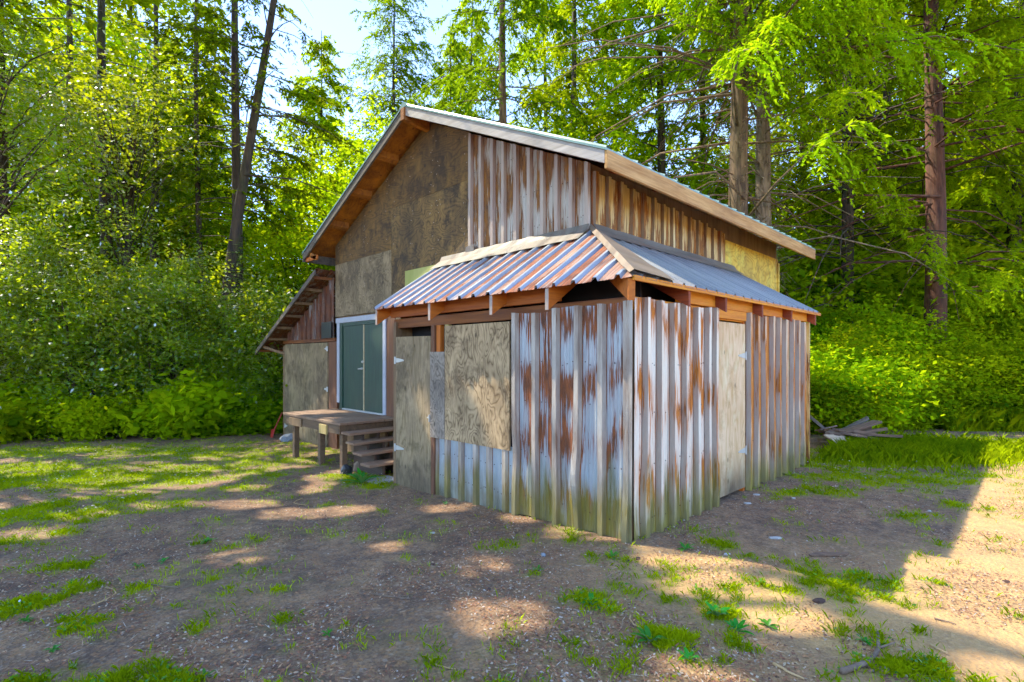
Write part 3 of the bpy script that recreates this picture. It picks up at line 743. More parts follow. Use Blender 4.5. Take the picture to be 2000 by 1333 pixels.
# plate beams
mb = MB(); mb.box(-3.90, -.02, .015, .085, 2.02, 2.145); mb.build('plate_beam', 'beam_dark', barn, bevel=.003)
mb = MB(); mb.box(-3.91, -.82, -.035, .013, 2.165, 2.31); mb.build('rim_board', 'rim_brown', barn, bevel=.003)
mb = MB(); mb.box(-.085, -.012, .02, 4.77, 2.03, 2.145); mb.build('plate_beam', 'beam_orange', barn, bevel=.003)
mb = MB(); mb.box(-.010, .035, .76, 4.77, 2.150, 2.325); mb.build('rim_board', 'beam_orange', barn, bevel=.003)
mb = MB(); mb.box(-.02, .03, 1.60, 2.43, 2.045, 2.148); mb.build('header_board', 'beam_orange', barn, bevel=.003)
mb = MB(); mb.box(-.055, .0, 2.415, 2.45, .0, 2.04); mb.build('door_jamb', 'post_orange', barn)
mb = MB(); mb.bar((.155, -.24, EZ-.015), (.155, 4.94, EZ-.015), .02, .04); mb.build('drip_strip', 'beam_orange', barn)
# studs and black sheets painting the shade inside
mb = MB(); mb.box(-3.86, -.10, .28, .30, -.3, 2.4); mb.build('inner_wall', 'black', barn)  # added black sheet, shade seen through the front gaps
mb = MB(); mb.box(-.32, -.30, .31, 4.7, -.3, 2.4); mb.build('inner_wall', 'black', barn)  # added black sheet, shade seen through the side gaps
mb = MB(); mb.box(-3.86, -.3, .302, 4.7, -.28, -.2); mb.build('shed_floor', 'black', barn)  # floor coloured with the same painted shade
mb = MB(); mb.box(-3.875, -3.805, -.012, .09, -.2, 2.10); mb.build('corner_post', 'post', barn, bevel=.003)
mb = MB(); mb.box(-3.87, -3.84, .09, 1.0, -.2, 2.5); mb.build('end_wall', 'post', barn)
mb = MB(); mb.box(-2.955, -2.885, -.03, .06, -.16, 2.018); mb.build('door_jamb', 'post_red', barn, bevel=.003)
mb = MB(); mb.box(-2.878, -2.80, .0, .06, .6, 2.018); mb.build('stud', 'post_orange', barn)
mb = MB(); mb.box(-2.70, -2.63, -.004, .05, 1.2, 2.018); mb.build('stud', 'post_yellow', barn)
mb = MB(); mb.box(-.09, -.015, -.004, .07, .0, 2.02); mb.build('corner_post', 'post', barn)
# plywood door
mb = MB(); mb.hexa([(-3.795,-.018,-.16),(-2.965,-.030,-.20),(-2.965,-.012,-.20),(-3.795,0,-.16),(-3.795,-.018,1.895),(-2.965,-.03,1.885),(-2.965,-.012,1.885),(-3.795,0,1.895)])
d1 = mb.build('shed_door', 'ply_door', barn, label='grey brown plywood door on the shed front')
hinge(d1, -3.795, -.022, 1.57, 1, L=.20); hinge(d1, -3.795, -.022, .36, 1, L=.20)
mb = MB(); mb.bar((-3.02,-.04,.84), (-2.80,-.045,.84), .012, .016); mb.bar((-2.96,-.05,.79), (-2.96,-.05,.88), .012, .02); mb.build('latch', 'zinc', d1)
mb = MB(); mb.box(-2.945, -2.645, -.052, -.034, .60, 1.68); mb.build('patch_panel', 'ply_grey', barn, label='narrow grey whorled plywood strip')
mb = MB(); mb.box(-2.640, -1.505, -.050, -.030, .605, 1.995); mb.build('window_board', 'ply_window', barn, label='whorled brown plywood board over the shed window')
# low siding under the window
sheet('low_siding', 'm_low', front(-.003), -2.885, -1.46, -.14, .64, [-2.86,-2.63,-2.36,-2.09,-1.86,-1.60], barn, rib='m_rib', rows=5, seed=41, screws=(.12, .42), flutes=2)
# full height siding, front: three lapped sheets
frb = [-1.43,-1.14,-.86,-.585,-.31]
def zbf(a): return -.02+.03*a+.012*math.sin(a*9)
for k, (a0, a1) in enumerate(((-1.475,-.90), (-.905,-.35), (-.355,-.008))):
    sheet('front_siding', 'm_front', front(-.012-.002*k), a0, a1, 0, (lambda a, k=k: 2.075+.015*k+.012*math.sin(a*7)), [r for r in frb+[-.035] if a0-.02 <= r <= a1], barn, rib='m_rib', rows=20, dent=.02, seed=50+k, zb=zbf, screws=(.15, .62, 1.15, 1.55), flutes=4, h=.052)
# side siding
srb = [.16,.40,.64,.88,1.13,1.38]
for k, (a0, a1) in enumerate(((0.0,.58), (.575,1.06), (1.055,1.585))):
    sheet('side_siding', 'm_side', side(.012+.002*k), a0, a1, 0, (lambda a, k=k: 2.13-.0*k+.012*math.sin(a*8+k)), [r for r in srb+[1.555] if a0 <= r <= a1], barn, rib='m_flank', ribmode='side', rows=20, dent=.012, seed=60+k, zb=lambda a: -.02+.012*math.sin(a*12), screws=(.15,.62,1.1,1.55), flutes=3, h=.052)
for k, (a0, a1) in enumerate(((2.45,3.22), (3.215,3.99), (3.985,4.76))):
    sheet('side_siding', 'm_side_far', side(.012+.002*k), a0, a1, 0, (lambda a: 2.14+.01*math.sin(a*8)), [a0+.05+.24*j for j in range(3)], barn, rib='m_flank', ribmode='side', rows=14, seed=70+k, zb=lambda a: .01+.015*math.sin(a*9), screws=(.6,1.5), flutes=2, h=.052)
mb = MB(); mb.box(.0, .055, 4.762, 4.80, -.05, 2.14); mb.build('corner_trim', 'm_upper', barn)
# bent corner trim
mb = MB(); mb.hexa([(-.05,-.062,-.04),(.02,-.062,-.04),(.02,-.056,-.04),(-.05,-.056,-.04),(-.035,-.066,2.10),(.03,-.066,2.10),(.03,-.06,2.10),(-.035,-.06,2.10)])
mb.build('corner_trim', 'm_rib', barn)
# side plywood door
mb = MB(); mb.box(.0, .022, 1.60, 2.41, .06, 2.005)
d2 = mb.build('shed_door', 'ply_side', barn, label='pale tan plywood door on the shed side')
hinge(d2, .022, 2.41, 1.63, -1, 'side', .20); hinge(d2, .022, 2.41, .50, -1, 'side', .20)

# =================================================================== DECK with steps
deck = empty('porch_deck', (-6.4, .4, gzf(-6.4, .4)), 'low wooden porch deck with four steps below the green doors', 'deck')
yb = 0.94
for k in range(8):
    w = 1.07/8; y0 = -.13+k*w
    mb = MB(); mb.box(-7.56+random.uniform(-.01,.01), -5.24+random.uniform(-.01,.01), y0+.003, y0+w-.003, .535, .572+.003*(k % 2)); mb.build('deck_board', 'deck', deck, bevel=.003)
mb = MB(); mb.box(-7.45, -5.30, -.11, -.07, .385, .532); mb.build('rim_joist', 'deck_dark', deck, bevel=.003)
mb = MB(); mb.box(-7.25, -6.72, -.137, -.112, .375, .51); mb.build('patch_board', 'post', deck); 
mb = MB(); mb.box(-5.98, -5.72, -.14, -.112, .35, .50); mb.build('patch_board', 'post_yellow', deck)
for x in (-7.50, -6.8, -6.1, -5.31):
    mb = MB(); mb.box(x-.02, x+.02, -.068, .93, .39, .533); mb.build('joist', 'deck_dark', deck)
for (x, y) in ((-7.2,-.03), (-6.12,-.03), (-5.34,-.02), (-5.34,.80)):
    mb = MB(); mb.box(x-.045, x+.045, y-.045, y+.045, gzf(x, y)-.05, .384); mb.build('leg', 'deck_dark', deck, bevel=.004)
zt_ = [.44,.305,.17,.035]; xb_ = [-5.23,-5.08,-4.86,-4.62]
for i in range(4):
    mb = MB(); mb.box(xb_[i], xb_[i]+.28, -.12, .92, zt_[i]-.035, zt_[i]); mb.build('stair_tread', 'deck', deck, bevel=.004)
for y in (.14, .42, .80):
    poly = [(-5.28, -.15), (-5.28, .40), (-5.0, .40), (-5.0, .265), (-4.85, .265), (-4.85, .13), (-4.63, .13), (-4.63, -.003), (-4.38, -.003), (-4.38, -.22), (-4.6, -.22)]
    mb = MB(); mb.prism(poly, 'y', y-.02, y+.02); mb.build('stringer', 'stringer_dark', deck)

# =================================================================== GROUND
def axis(lo, hi, step, far):
    a = list(np.arange(lo, hi, step)); g = step; x = a[-1]
    while x < far: g *= 1.35; x += g; a.append(x)
    g = step; x = a[0]; b = []
    while x > -far: g *= 1.35; x -= g; b.append(x)
    return np.array(b[::-1]+a)
rr = axis(-13, 11, .075, 400); dd = axis(.8, 15, .075, 400)
Rg, Dg = np.meshgrid(rr, dd)
Xg = CAM[0]+Rg*RV[0]+Dg*DV[0]; Yg = CAM[1]+Rg*RV[1]+Dg*DV[1]
Zg = gz(Xg.ravel(), Yg.ravel())
Zg += .018*(fbm(Xg.ravel()*4, Yg.ravel()*4, 9, 3)-.5)
V = np.stack([Xg.ravel(), Yg.ravel(), Zg], 1).astype(np.float32)
nr, nd_ = len(rr), len(dd)
i0 = (np.arange(nd_-1)[:, None]*nr+np.arange(nr-1)[None]).ravel()
Q = np.stack([i0, i0+1, i0+nr+1, i0+nr], 1).astype(np.int32)
def np_mesh(name, V, Q, mats, attrs=None, face_attrs=None, smooth=False):
    me = bpy.data.meshes.new(name); k = Q.shape[1]
    me.vertices.add(len(V)); me.vertices.foreach_set('co', V.astype(np.float32).ravel())
    me.loops.add(Q.size); me.loops.foreach_set('vertex_index', Q.astype(np.int32).ravel())
    me.polygons.add(len(Q)); me.polygons.foreach_set('loop_start', np.arange(0, Q.size, k, dtype=np.int32))
    try: me.polygons.foreach_set('loop_total', np.full(len(Q), k, dtype=np.int32))
    except Exception: pass
    for m in mats: me.materials.append(M[m])
    for nme, arr in (attrs or {}).items():
        a = me.attributes.new(nme, 'FLOAT', 'POINT'); a.data.foreach_set('value', arr.astype(np.float32))
    for nme, arr in (face_attrs or {}).items():
        a = me.attributes.new(nme, 'FLOAT', 'FACE'); a.data.foreach_set('value', arr.astype(np.float32))
    if smooth: me.polygons.foreach_set('use_smooth', np.ones(len(Q), bool))
    me.update(calc_edges=True); me.validate()
    return me
gm = green(Xg.ravel(), Yg.ravel())
dwp = (fbm(Rg.ravel()*1.6, Dg.ravel()*1.6, 66, 3)-.5)
sun_tint = inpoly(Rg.ravel()+dwp*.25, Dg.ravel()+dwp*.3, SUN_TINT_POLY)*1.0  # mask of the sunlit dirt whose glow is put into the colour
sun_tint = np.maximum(sun_tint, .5*sstep(-1.5, 2.5, Rg.ravel())*sstep(5, 3.4, Dg.ravel()))
ms = green(Xg.ravel(), Yg.ravel(), True)
me = np_mesh('ground', V, Q, ['ground'], {'green': gm, 'moss': ms, 'dry': sun_tint}, smooth=True)
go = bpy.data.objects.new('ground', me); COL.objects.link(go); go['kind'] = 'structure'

# ------------------------------------------------------------------ leaf clouds (numpy)
def unit(a): return a/np.maximum(np.linalg.norm(a, axis=1, keepdims=True), 1e-9)
def kites(P, A, N, L, W, tint, bend=0.):
    A = unit(A); S = unit(np.cross(A, N)); n = len(P)
    L = np.broadcast_to(L, n)[:, None]; W = np.broadcast_to(W, n)[:, None]
    V = np.empty((n, 4, 3)); V[:,0] = P; V[:,1] = P+A*L*.42+S*W*.5; V[:,2] = P+A*L; V[:,3] = P+A*L*.42-S*W*.5
    return V.reshape(-1, 3), np.arange(4*n).reshape(-1, 4), tint
def rand_dirs(n):
    return unit(rng.normal(size=(n, 3)))
def link_leaf(name, V, Q, tint, mat, parent, loc=None):
    me = np_mesh(name, V, Q, [mat], None, {'tint': tint})
    o = bpy.data.objects.new(name, me); COL.objects.link(o)
    if parent is not None: o.parent = parent
    return o

def conifer(H, h0, R, nb, mat, bark, rt, twigs=20, leaves=20, droop=.35, ll=.10, lw=.032, lean=(0,0), label='', group=None, loc=(0,0,0), filt=True, name='conifer_tree', sparse=1., cat='tree', hang=.5, rise=.15, power=.75, tuft=.0, shag=False):
    z0 = gzf(loc[0], loc[1])
    root = empty(name, (loc[0], loc[1], z0), label, cat, group)
    # trunk
    mb = MB(); ts = np.linspace(0, 1, 14)
    bx = random.uniform(-.12, .12); by = random.uniform(-.12, .12)
    tr = lambda z: np.stack([lean[0]*(z/H)**1.3*H + bx*np.sin(z*.35), lean[1]*(z/H)**1.3*H+by*np.sin(z*.3+1), z], -1)
    pts = tr(ts*H); rad = [rt*(1-.9*t)+rt*.5*math.exp(-t*H*1.6) for t in ts]
    mb.tube([tuple(p) for p in pts], rad, 10)
    # branches
    zb = h0+(H-h0)*(rng.random(nb)**.9)*.98; az = rng.random(nb)*2*PI
    fr = 1-(zb-h0)/(H-h0)
    Lb = R*np.clip(fr, .03, 1)**power*(.6+.5*rng.random(nb))
    low = zb < h0+(H-h0)*.12; Lb = np.where(low, Lb*(.45+.6*rng.random(nb)), Lb)
    out = np.stack([np.cos(az), np.sin(az), 0*az], 1); sd = np.stack([-np.sin(az), np.cos(az), 0*az], 1)
    base = tr(zb)
    up = rise+.35*(1-fr)+.12*rng.normal(size=nb); dr = droop*(.6+.8*rng.random(nb))
    def bp(i, t):
        return base[i]+out[i]*(Lb[i]*t)[:, None]+np.stack([0*t, 0*t, Lb[i]*(up[i]*t-dr[i]*t*t)], 1) + sd[i]*(Lb[i]*.04*np.sin(t*3+i))[:, None]
    for i in range(nb):
        tt = np.array([0, .35, .7, 1.]); ii = np.full(4, i)
        p = bp(ii, tt)
        r0 = min(rt*.25, .007+.006*Lb[i])
        mb.tube([tuple(q) for q in p], [r0, r0*.7, r0*.4, .004], 4)
    if shag:
        for i in range(420):
            z = random.uniform(1.5, h0+5.5); a = random.uniform(0, 2*PI); p = Vector(tuple(tr(np.array([z]))[0])); o_ = Vector((math.cos(a), math.sin(a), 0))
            L = random.uniform(.15, .75); r_ = rt*(1-.8*z/H)
            mb.tube([p+o_*r_*.9, p+o_*(r_+L*.6)+Vector((0,0,random.uniform(-.05,.12)*L)), p+o_*(r_+L)+Vector((random.uniform(-.1,.1), random.uniform(-.1,.1), -random.uniform(.1,.6)*L))], [.008, .005, .002], 3)
    mb.v = [tuple(v) for v in mb.v]
    me = bpy.data.meshes.new('trunk'); me.from_pydata(mb.v, [], mb.f); me.materials.append(M[bark]); me.polygons.foreach_set('use_smooth', [True]*len(mb.f)); me.update()
    to = bpy.data.objects.new('trunk', me); COL.objects.link(to); to.parent = root
    # twigs
    nt = nb*twigs
    bi = np.repeat(np.arange(nb), twigs); t = .05+.95*rng.random(nt)**.9
    keep = rng.random(nt) < np.clip(Lb[bi]/R*1.4+.15, 0, 1)*sparse
    bi = bi[keep]; t = t[keep]; nt = len(bi)
    tb = bp(bi, t); sgn = np.where(rng.random(nt) < .5, -1., 1.)
    tl = (.22+.42*(1-t)*Lb[bi]*.55+.18*rng.random(nt))*(.7+.6*rng.random(nt))
    td = unit(out[bi]*.75+sd[bi]*(sgn*(.75))[:, None]+rng.normal(size=(nt, 3))*.15)
    td[:,2] -= .12+.2*rng.random(nt)
    hangs = hang*(.5+rng.random(nt))
    # leaves along twigs
    nl = nt*leaves
    ti = np.repeat(np.arange(nt), leaves); u = rng.random(nl)
    P = tb[ti]+td[ti]*(tl[ti]*u)[:, None]; P[:,2] -= hangs[ti]*tl[ti]*u*u
    tv = td[ti]*1.; tv[:,2] -= 2*hangs[ti]*u
    tv = unit(tv)
    sv = unit(np.cross(tv, np.array([0,0,1.])))
    s2 = np.where(rng.random(nl) < .5, -1., 1.)
    A = tv*.75+sv*(s2*.8*(1-.5*u))[:, None]+rng.normal(size=(nl, 3))*.22
    N = np.array([0,0,1.])+rng.normal(size=(nl, 3))*.45
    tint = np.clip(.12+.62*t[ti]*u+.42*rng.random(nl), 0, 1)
    Lf = ll*(.6+.8*rng.random(nl))*(1-.3*u); Wf = lw*(.7+.6*rng.random(nl))
    if filt:
        wp = P+np.array([loc[0], loc[1], z0])
        k = ~sun_gap(wp) & ~thicket_gap(wp); P = P[k]; A = A[k]; N = N[k]; tint = tint[k]; Lf = Lf[k]; Wf = Wf[k]
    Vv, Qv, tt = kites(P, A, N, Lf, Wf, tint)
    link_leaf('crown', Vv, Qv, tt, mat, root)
    return root

def blob_centres(n, c, rad, flat=1.):
    """cluster centres in an uneven ellipsoid shell"""
    d = rand_dirs(n); r = rng.random(n)**.42
    r *= .75+.5*rng.random(n)
    return np.array(c)+d*r[:, None]*np.array(rad)
def broadleaf(loc, H, rad, zc, ncl, nleaf, clr, mat, bark, rt, label, name='broadleaf_tree', cat='tree', group=None, ll=.1, lw=.07, filt=True, lean=(0,0), limbs=True, flat=.5, stems=1, spread=.0):
    z0 = gzf(loc[0], loc[1]); root = empty(name, (loc[0], loc[1], z0), label, cat, group)
    cc = blob_centres(ncl, (lean[0], lean[1], zc), rad)
    cc[:,2] = np.maximum(cc[:,2], .12)
    mb = MB()
    for s in range(stems):
        a = random.uniform(0, 2*PI); e = spread*random.uniform(.5, 1)
        top = Vector((lean[0]+math.cos(a)*e, lean[1]+math.sin(a)*e, zc+(rad[2]*.45 if limbs else 0)))
        b0 = Vector((math.cos(a)*e*.25, math.sin(a)*e*.25, -.05))
        pts = [b0.lerp(top, t)+Vector((random.uniform(-1,1), random.uniform(-1,1), 0))*rt*.8*(t > 0) for t in (0,.2,.4,.6,.8,1)]
        mb.tube(pts, [rt*1.25, rt, rt*.85, rt*.65, rt*.45, rt*.2], 8)
    if limbs:
        for i in range(0, ncl, max(1, ncl//60)):
            q = Vector(cc[i]); t = random.uniform(.45, .95)
            ps = Vector((lean[0]*t, lean[1]*t, max(.3, min(q.z*.8, zc*t+.2)))); m_ = ps.lerp(q, .5)+Vector((0, 0, .12*(q-ps).length))
            mb.tube([ps, m_, q], [rt*.16+.004, rt*.09+.003, .003], 4)
    me = bpy.data.meshes.new('trunk'); me.from_pydata([tuple(v) for v in mb.v], [], mb.f); me.materials.append(M[bark]); me.polygons.foreach_set('use_smooth', [True]*len(mb.f)); me.update()
    to = bpy.data.objects.new('trunk' if limbs else 'stem', me); COL.objects.link(to); to.parent = root
    n = ncl*nleaf; ci = np.repeat(np.arange(ncl), nleaf)
    csz = clr*(.6+.8*rng.random(ncl))
    o = rng.normal(size=(n, 3))*csz[ci][:, None]*np.array([1, 1, flat])
    P = cc[ci]+o; P[:,2] = np.maximum(P[:,2], .02)
    ctint = rng.random(ncl)
    A = rand_dirs(n); A[:,2] = A[:,2]*.5-.25
    N = np.array([0,0,1.])+rng.normal(size=(n, 3))*.55
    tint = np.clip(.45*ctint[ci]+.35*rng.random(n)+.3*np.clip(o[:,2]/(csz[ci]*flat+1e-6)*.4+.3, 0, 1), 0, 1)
    Lf = ll*(.6+.8*rng.random(n)); Wf = lw*(.6+.8*rng.random(n))
    if filt:
        wp = P+np.array([loc[0], loc[1], z0]); k = ~sun_gap(wp) & ~sun_gap(wp+unit(A)*Lf[:,None]); P, A, N, tint, Lf, Wf = P[k], A[k], N[k], tint[k], Lf[k], Wf[k]
    k = ~thicket_gap(P+np.array([loc[0], loc[1], z0])); P, A, N, tint, Lf, Wf = P[k], A[k], N[k], tint[k], Lf[k], Wf[k]
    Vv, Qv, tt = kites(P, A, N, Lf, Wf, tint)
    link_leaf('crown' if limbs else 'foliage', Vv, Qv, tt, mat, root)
    return root
def dup(root, loc, rz, sc=1., label=None, szz=None):
    r = root.copy(); COL.objects.link(r); r.location = (loc[0], loc[1], gzf(loc[0], loc[1])); r.rotation_euler.z = rz; r.scale = (sc, sc, szz or sc)
    if label: r['label'] = label
    for ch in root.children:
        c = ch.copy(); COL.objects.link(c); c.parent = r
    return r

# ---- shade givers left of the frame (their crowns hang over the clearing)
GS = 'shade trees beside the clearing'
for i, (r, d, zc, rx, rz_, lab) in enumerate([(-11.5,4.5,12.5,5.6,4.2,'tall maple left of the clearing, level with the camera'), (-14.2,10.5,13.5,5.8,4.4,'tall maple left of the lawn casting shade over it'), (-10.5,-.5,12.,5.0,4.0,'tall maple at the near left of the clearing'), (-8.0,8.6,14.,4.6,3.6,'thin-stemmed maple whose crown hangs above the lawn')]):
    x, y = rd(r, d)
    if i == 3:
        xb, yb_ = rd(-12.8, 4.0); lean = (x-xb, y-yb_); loc = (xb, yb_)
    else: loc = (x, y); lean = tuple(np.array(rd(r+1., d+.2))-np.array((x, y)))
    broadleaf(loc, 17, (rx, rx, rz_), zc, 260, 150, .75, 'lf_maple', 'bark', .26, lab, name='maple_tree', ll=.24, lw=.19, lean=lean)

# ---- tall conifers, left side (px, distance)
GL = 'conifers at the left forest edge'
lefts = [  # px, d, H, h0, R, nb, rt, lean, label
 (4, 14.2, 21, 4.5, 3.6, 95, .20, (0,0), 'dark fir trunk at the far left edge of the clearing'),
 (130, 18.5, 22, 5.0, 3.8, 95, .2, (0,0), 'fir behind the glossy thicket, second from the left'),
 (205, 16.5, 22, 5.0, 3.6, 95, .22, (0,0), 'dark fir whose bare trunk stands among the thicket leaves'),
 (302, 18.0, 23, 7.0, 3.2, 80, .16, (0,0), 'slim fir left of the thin bare-stemmed one'),
 (388, 17.0, 20, 5.0, 2.6, 75, .12, (0,0), 'thin dark fir just left of the forked pair'),
 (462, 15.5, 22, 5.2, 3.4, 80, .19, (0,0), 'upright fir of the crossing pair left of the barn')]
for (px, d, H, h0, R, nb, rt, ln, lab) in lefts:
    conifer(H, h0, R, nb, 'lf_fir_dark' if px in (4, 205, 388, 462) else 'lf_fir', 'bark', rt, loc=at(px, d), label=lab, group=None, twigs=26, leaves=20, ll=.16, lw=.05, sparse=.8 if px > 380 else 1., hang=.35, lean=ln)
# leaning one
lx = (RV*.30)
conifer(20, 7.0, 3.4, 75, 'lf_fir_dark', 'bark', .19, loc=at(432, 14.6), label='leaning fir of the crossing pair left of the barn', twigs=26, leaves=20, ll=.13, lw=.04, sparse=.75, hang=.35, lean=(RV[0]*.13, RV[1]*.13))
# middle, behind the barn
conifer(16.5, 3.0, 4.2, 150, 'lf_fir', 'bark', .14, loc=at(628, 23), label='small sunlit fir left of the gable', twigs=20, leaves=18, ll=.2, lw=.07, sparse=1.1, filt=False)
conifer(19.5, 4., 5.0, 190, 'lf_fir_dark', 'bark', .15, loc=at(770, 22), label='sparse pointed fir rising behind the barn ridge', twigs=26, leaves=18, ll=.14, lw=.045, sparse=1., filt=False)
conifer(24, 5., 4.4, 110, 'lf_fir_dark', 'bark_fir', .22, loc=at(985, 18), label='dark drooping fir straight behind the roof slope', twigs=26, leaves=22, ll=.17, lw=.055, sparse=1., filt=False, hang=1.0, droop=.45)
conifer(23, 4.5, 4.4, 120, 'lf_fir', 'bark', .2, loc=at(1120, 20), label='bright fir between the roof and the twin trunks', twigs=28, leaves=22, ll=.18, lw=.06, filt=False, hang=.8, sparse=1.1)
# right side: big hanging firs
EXTRA = []
big = [(1448, 12.6, 26, 4.2, 5.8, 240, .27, 'bark_fir', 'lf_fir', 'left tree of the twin shaggy trunks above the roof end'),
       (1492, 14.2, 25, 4.6, 5.2, 190, .25, 'bark_pale', 'lf_fir', 'right tree of the twin shaggy trunks above the roof end'),
       (1822, 13.6, 25, 3.2, 5.6, 230, .27, 'bark_red', 'lf_fir', 'reddish trunked fir standing in the bushes on the right'),
       (1655, 15.5, 22, 2.2, 5.2, 220, .2, 'bark', 'lf_fir', 'low branched fir between the twin trunks and the reddish one')]
for (px, d, H, h0, R, nb, rt, bk, lf, lab) in big:
    conifer(H, h0, R, nb, lf, bk, rt, loc=at(px, d), label=lab, shag=bk in ('bark_fir','bark_pale'), twigs=38, leaves=38, ll=.12, lw=.042, filt=True, hang=1.15, droop=.5, rise=.2, sparse=1.2)
for i, (px, d, sc) in enumerate([(1600,16.5,1.7),(1700,17.5,2.0),(1790,16.5,1.8),(1870,18,2.1),(1960,16.8,2.0),(2050,17,2.0),(1650,19.5,2.3),(1920,20,2.4),(1540,18,1.9)]): EXTRA.append((px, d, sc))
fa = conifer(22, 2.4, 4.8, 150, 'lf_fir', 'bark', .22, loc=at(1990, 15.5), label='fir at the right edge of the photo', twigs=26, leaves=22, ll=.19, lw=.065, filt=False, hang=.7)
fb = conifer(22, 3.0, 4.4, 130, 'lf_fir_dark', 'bark', .22, loc=at(1375, 21), label='dark fir behind the twin trunks', twigs=24, leaves=20, ll=.20, lw=.065, filt=False, hang=.6)

# ---- bright deciduous trees
ma = broadleaf(at(735, 19.5), 11, (2.9,2.7,4.6), 6.9, 190, 90, .42, 'lf_maple', 'bark_pale', .14, 'bright green maple just behind the barn gable', name='maple_tree', ll=.15, lw=.11, filt=False)
mbt = broadleaf(at(575, 20.), 9, (2.6,2.6,3.6), 4.2, 150, 90, .45, 'lf_maple', 'bark', .13, 'light green maple left of the lean-to roof', name='maple_tree', ll=.15, lw=.11, filt=False)
k = 0
for (src, px, d, sc, lab) in [(ma, 60, 22, 1.5, 'tall sunlit maple behind the far left thicket'), (mbt, 250, 23, 1.7, 'tall sunlit maple behind the thin firs'), (ma, 350, 21, 1.35, 'sunlit maple between the thin firs'), (mbt, 480, 26, 1.5, 'pale maple beyond the crossing pair of firs'),
      (ma, 160, 26, 1.9, 'yellow green maple far behind the left thicket'), (mbt, -40, 19, 1.4, 'maple at the left edge behind the first trunk'), (ma, 655, 30, 1.3, 'far maple seen between small firs left of the gable'), (mbt, 1290, 24, 1.3, 'sunlit maple low behind the roof slope'),
      (mbt, 1640, 21, 1.25, 'sunlit maple behind the bushes right of the shed'), (ma, 1760, 24, 1.5, 'sunlit maple left of the reddish trunk'), (mbt, 1900, 22, 1.4, 'sunlit maple right of the reddish trunk'), (ma, 2060, 20, 1.4, 'sunlit maple at the right edge'), (ma, 1450, 27, 1.2, 'far maple behind the twin trunks')]:
    k += 1; x, y = at(px, d); dup(src, (x, y), k*1.3, sc*.92, lab)
# ---- more conifers behind, copies
k = 0
for (src, px, d, sc, lab) in [(fa, -120, 20, 1., 'fir beyond the left edge of the clearing'), (fb, 90, 27, 1.1, 'distant dark fir behind the left thicket'), (fa, 255, 27, 1.15, 'distant bright fir between the left trunks'), (fb, 420, 30, 1.05, 'distant dark fir behind the crossing pair'),
      (fb, 560, 36, .75, 'small distant fir in the gap left of the gable'), (fa, 665, 38, .8, 'small distant fir below the open sky'), (fb, 880, 29, .95, 'distant dark fir right of the open sky'), (fa, 920, 34, 1.2, 'tall distant fir right of the open sky'),
      (fa, 1060, 27, 1.1, 'bright fir behind the middle of the roof'), (fb, 1200, 29, 1.1, 'dark fir behind the right of the roof'), (fa, 1290, 19, 1.05, 'bright fir left of the twin trunks'), (fb, 1570, 23, 1.05, 'dark fir right of the twin trunks'),
      (fa, 1740, 20, 1.1, 'bright fir left of the reddish trunk'), (fb, 1930, 24, 1.15, 'dark fir behind the right edge bushes'), (fb, 1700, 30, 1.2, 'distant dark fir behind the bushes'), (fa, 2130, 18, 1.1, 'fir just past the right edge'), (fb, 2000, 30, 1.2, 'distant dark fir at the right'),
      (fa, 1450, 31, 1.15, 'distant fir behind the roof end'), (fb, 330, 33, 1.1, 'distant fir between the left thin trunks')]:
    k += 1; x, y = at(px, d); dup(src, (x, y), k*2.1, sc, lab)
# ---- far wood as one mass on the rising ground
P_ = []
nfar = 260000
ang = rng.uniform(-52, 52, nfar)*PI/180; dist = rng.uniform(34, 60, nfar)
rr_ = np.sin(ang)*dist; dd_ = np.cos(ang)*dist
xx = CAM[0]+rr_*RV[0]+dd_*DV[0]; yy = CAM[1]+rr_*RV[1]+dd_*DV[1]
hmax = 5.+10*fbm(ang*14, dist*.06, 3, 3)
gap = np.exp(-((ang*180/PI+17)/6.5)**2)
hmax *= (1-.35*gap)
zz = hmax*rng.random(nfar)**.8
P = np.stack([xx, yy, zz+gz(xx, yy)], 1); A = rand_dirs(nfar); A[:,2] -= .4
Vv, Qv, tt = kites(P, A, np.array([0,0,1.])+rng.normal(size=(nfar, 3))*.7, .55*(.6+.8*rng.random(nfar)), .28, np.clip(rng.random(nfar)*.7+.3*vnoise(ang*60, zz*.5, 2), 0, 1))
o = link_leaf('distant_forest', Vv, Qv, tt, 'lf_fir', None); o['kind'] = 'stuff'; o['label'] = 'distant sunlit woodland behind the trees'; o['category'] = 'forest'

# ---- glossy thicket on the left (tall shrubs)
TH = [(-30,13.6,5.6,2.0), (70,14.2,6.6,1.9), (165,13.8,4.8,1.9), (250,14.6,6.0,2.0), (335,13.9,5.0,1.8), (420,14.8,5.4,1.9), (500,14.4,4.4,1.7), (560,15.6,3.6,1.5)]
TL = ['glossy leaved shrub at the left edge of the photo', 'tallest glossy shrub near the left edge', 'glossy shrub in front of the second dark trunk', 'tall glossy shrub left of the middle of the thicket', 'white glinting shrub in the middle of the thicket', 'glossy shrub below the crossing pair of firs', 'lower glossy shrub near the lean-to', 'glossy shrub behind the lean-to corner']
for i, (px, d, h, w) in enumerate(TH):
    broadleaf(at(px, d), h, (w, w*.8, h*.47), h*.5, 150, 95, .34, 'lf_laurel', 'bark', .05, TL[i], name='thicket_shrub', cat='shrub', ll=.115, lw=.06, stems=4, spread=.9, filt=False)
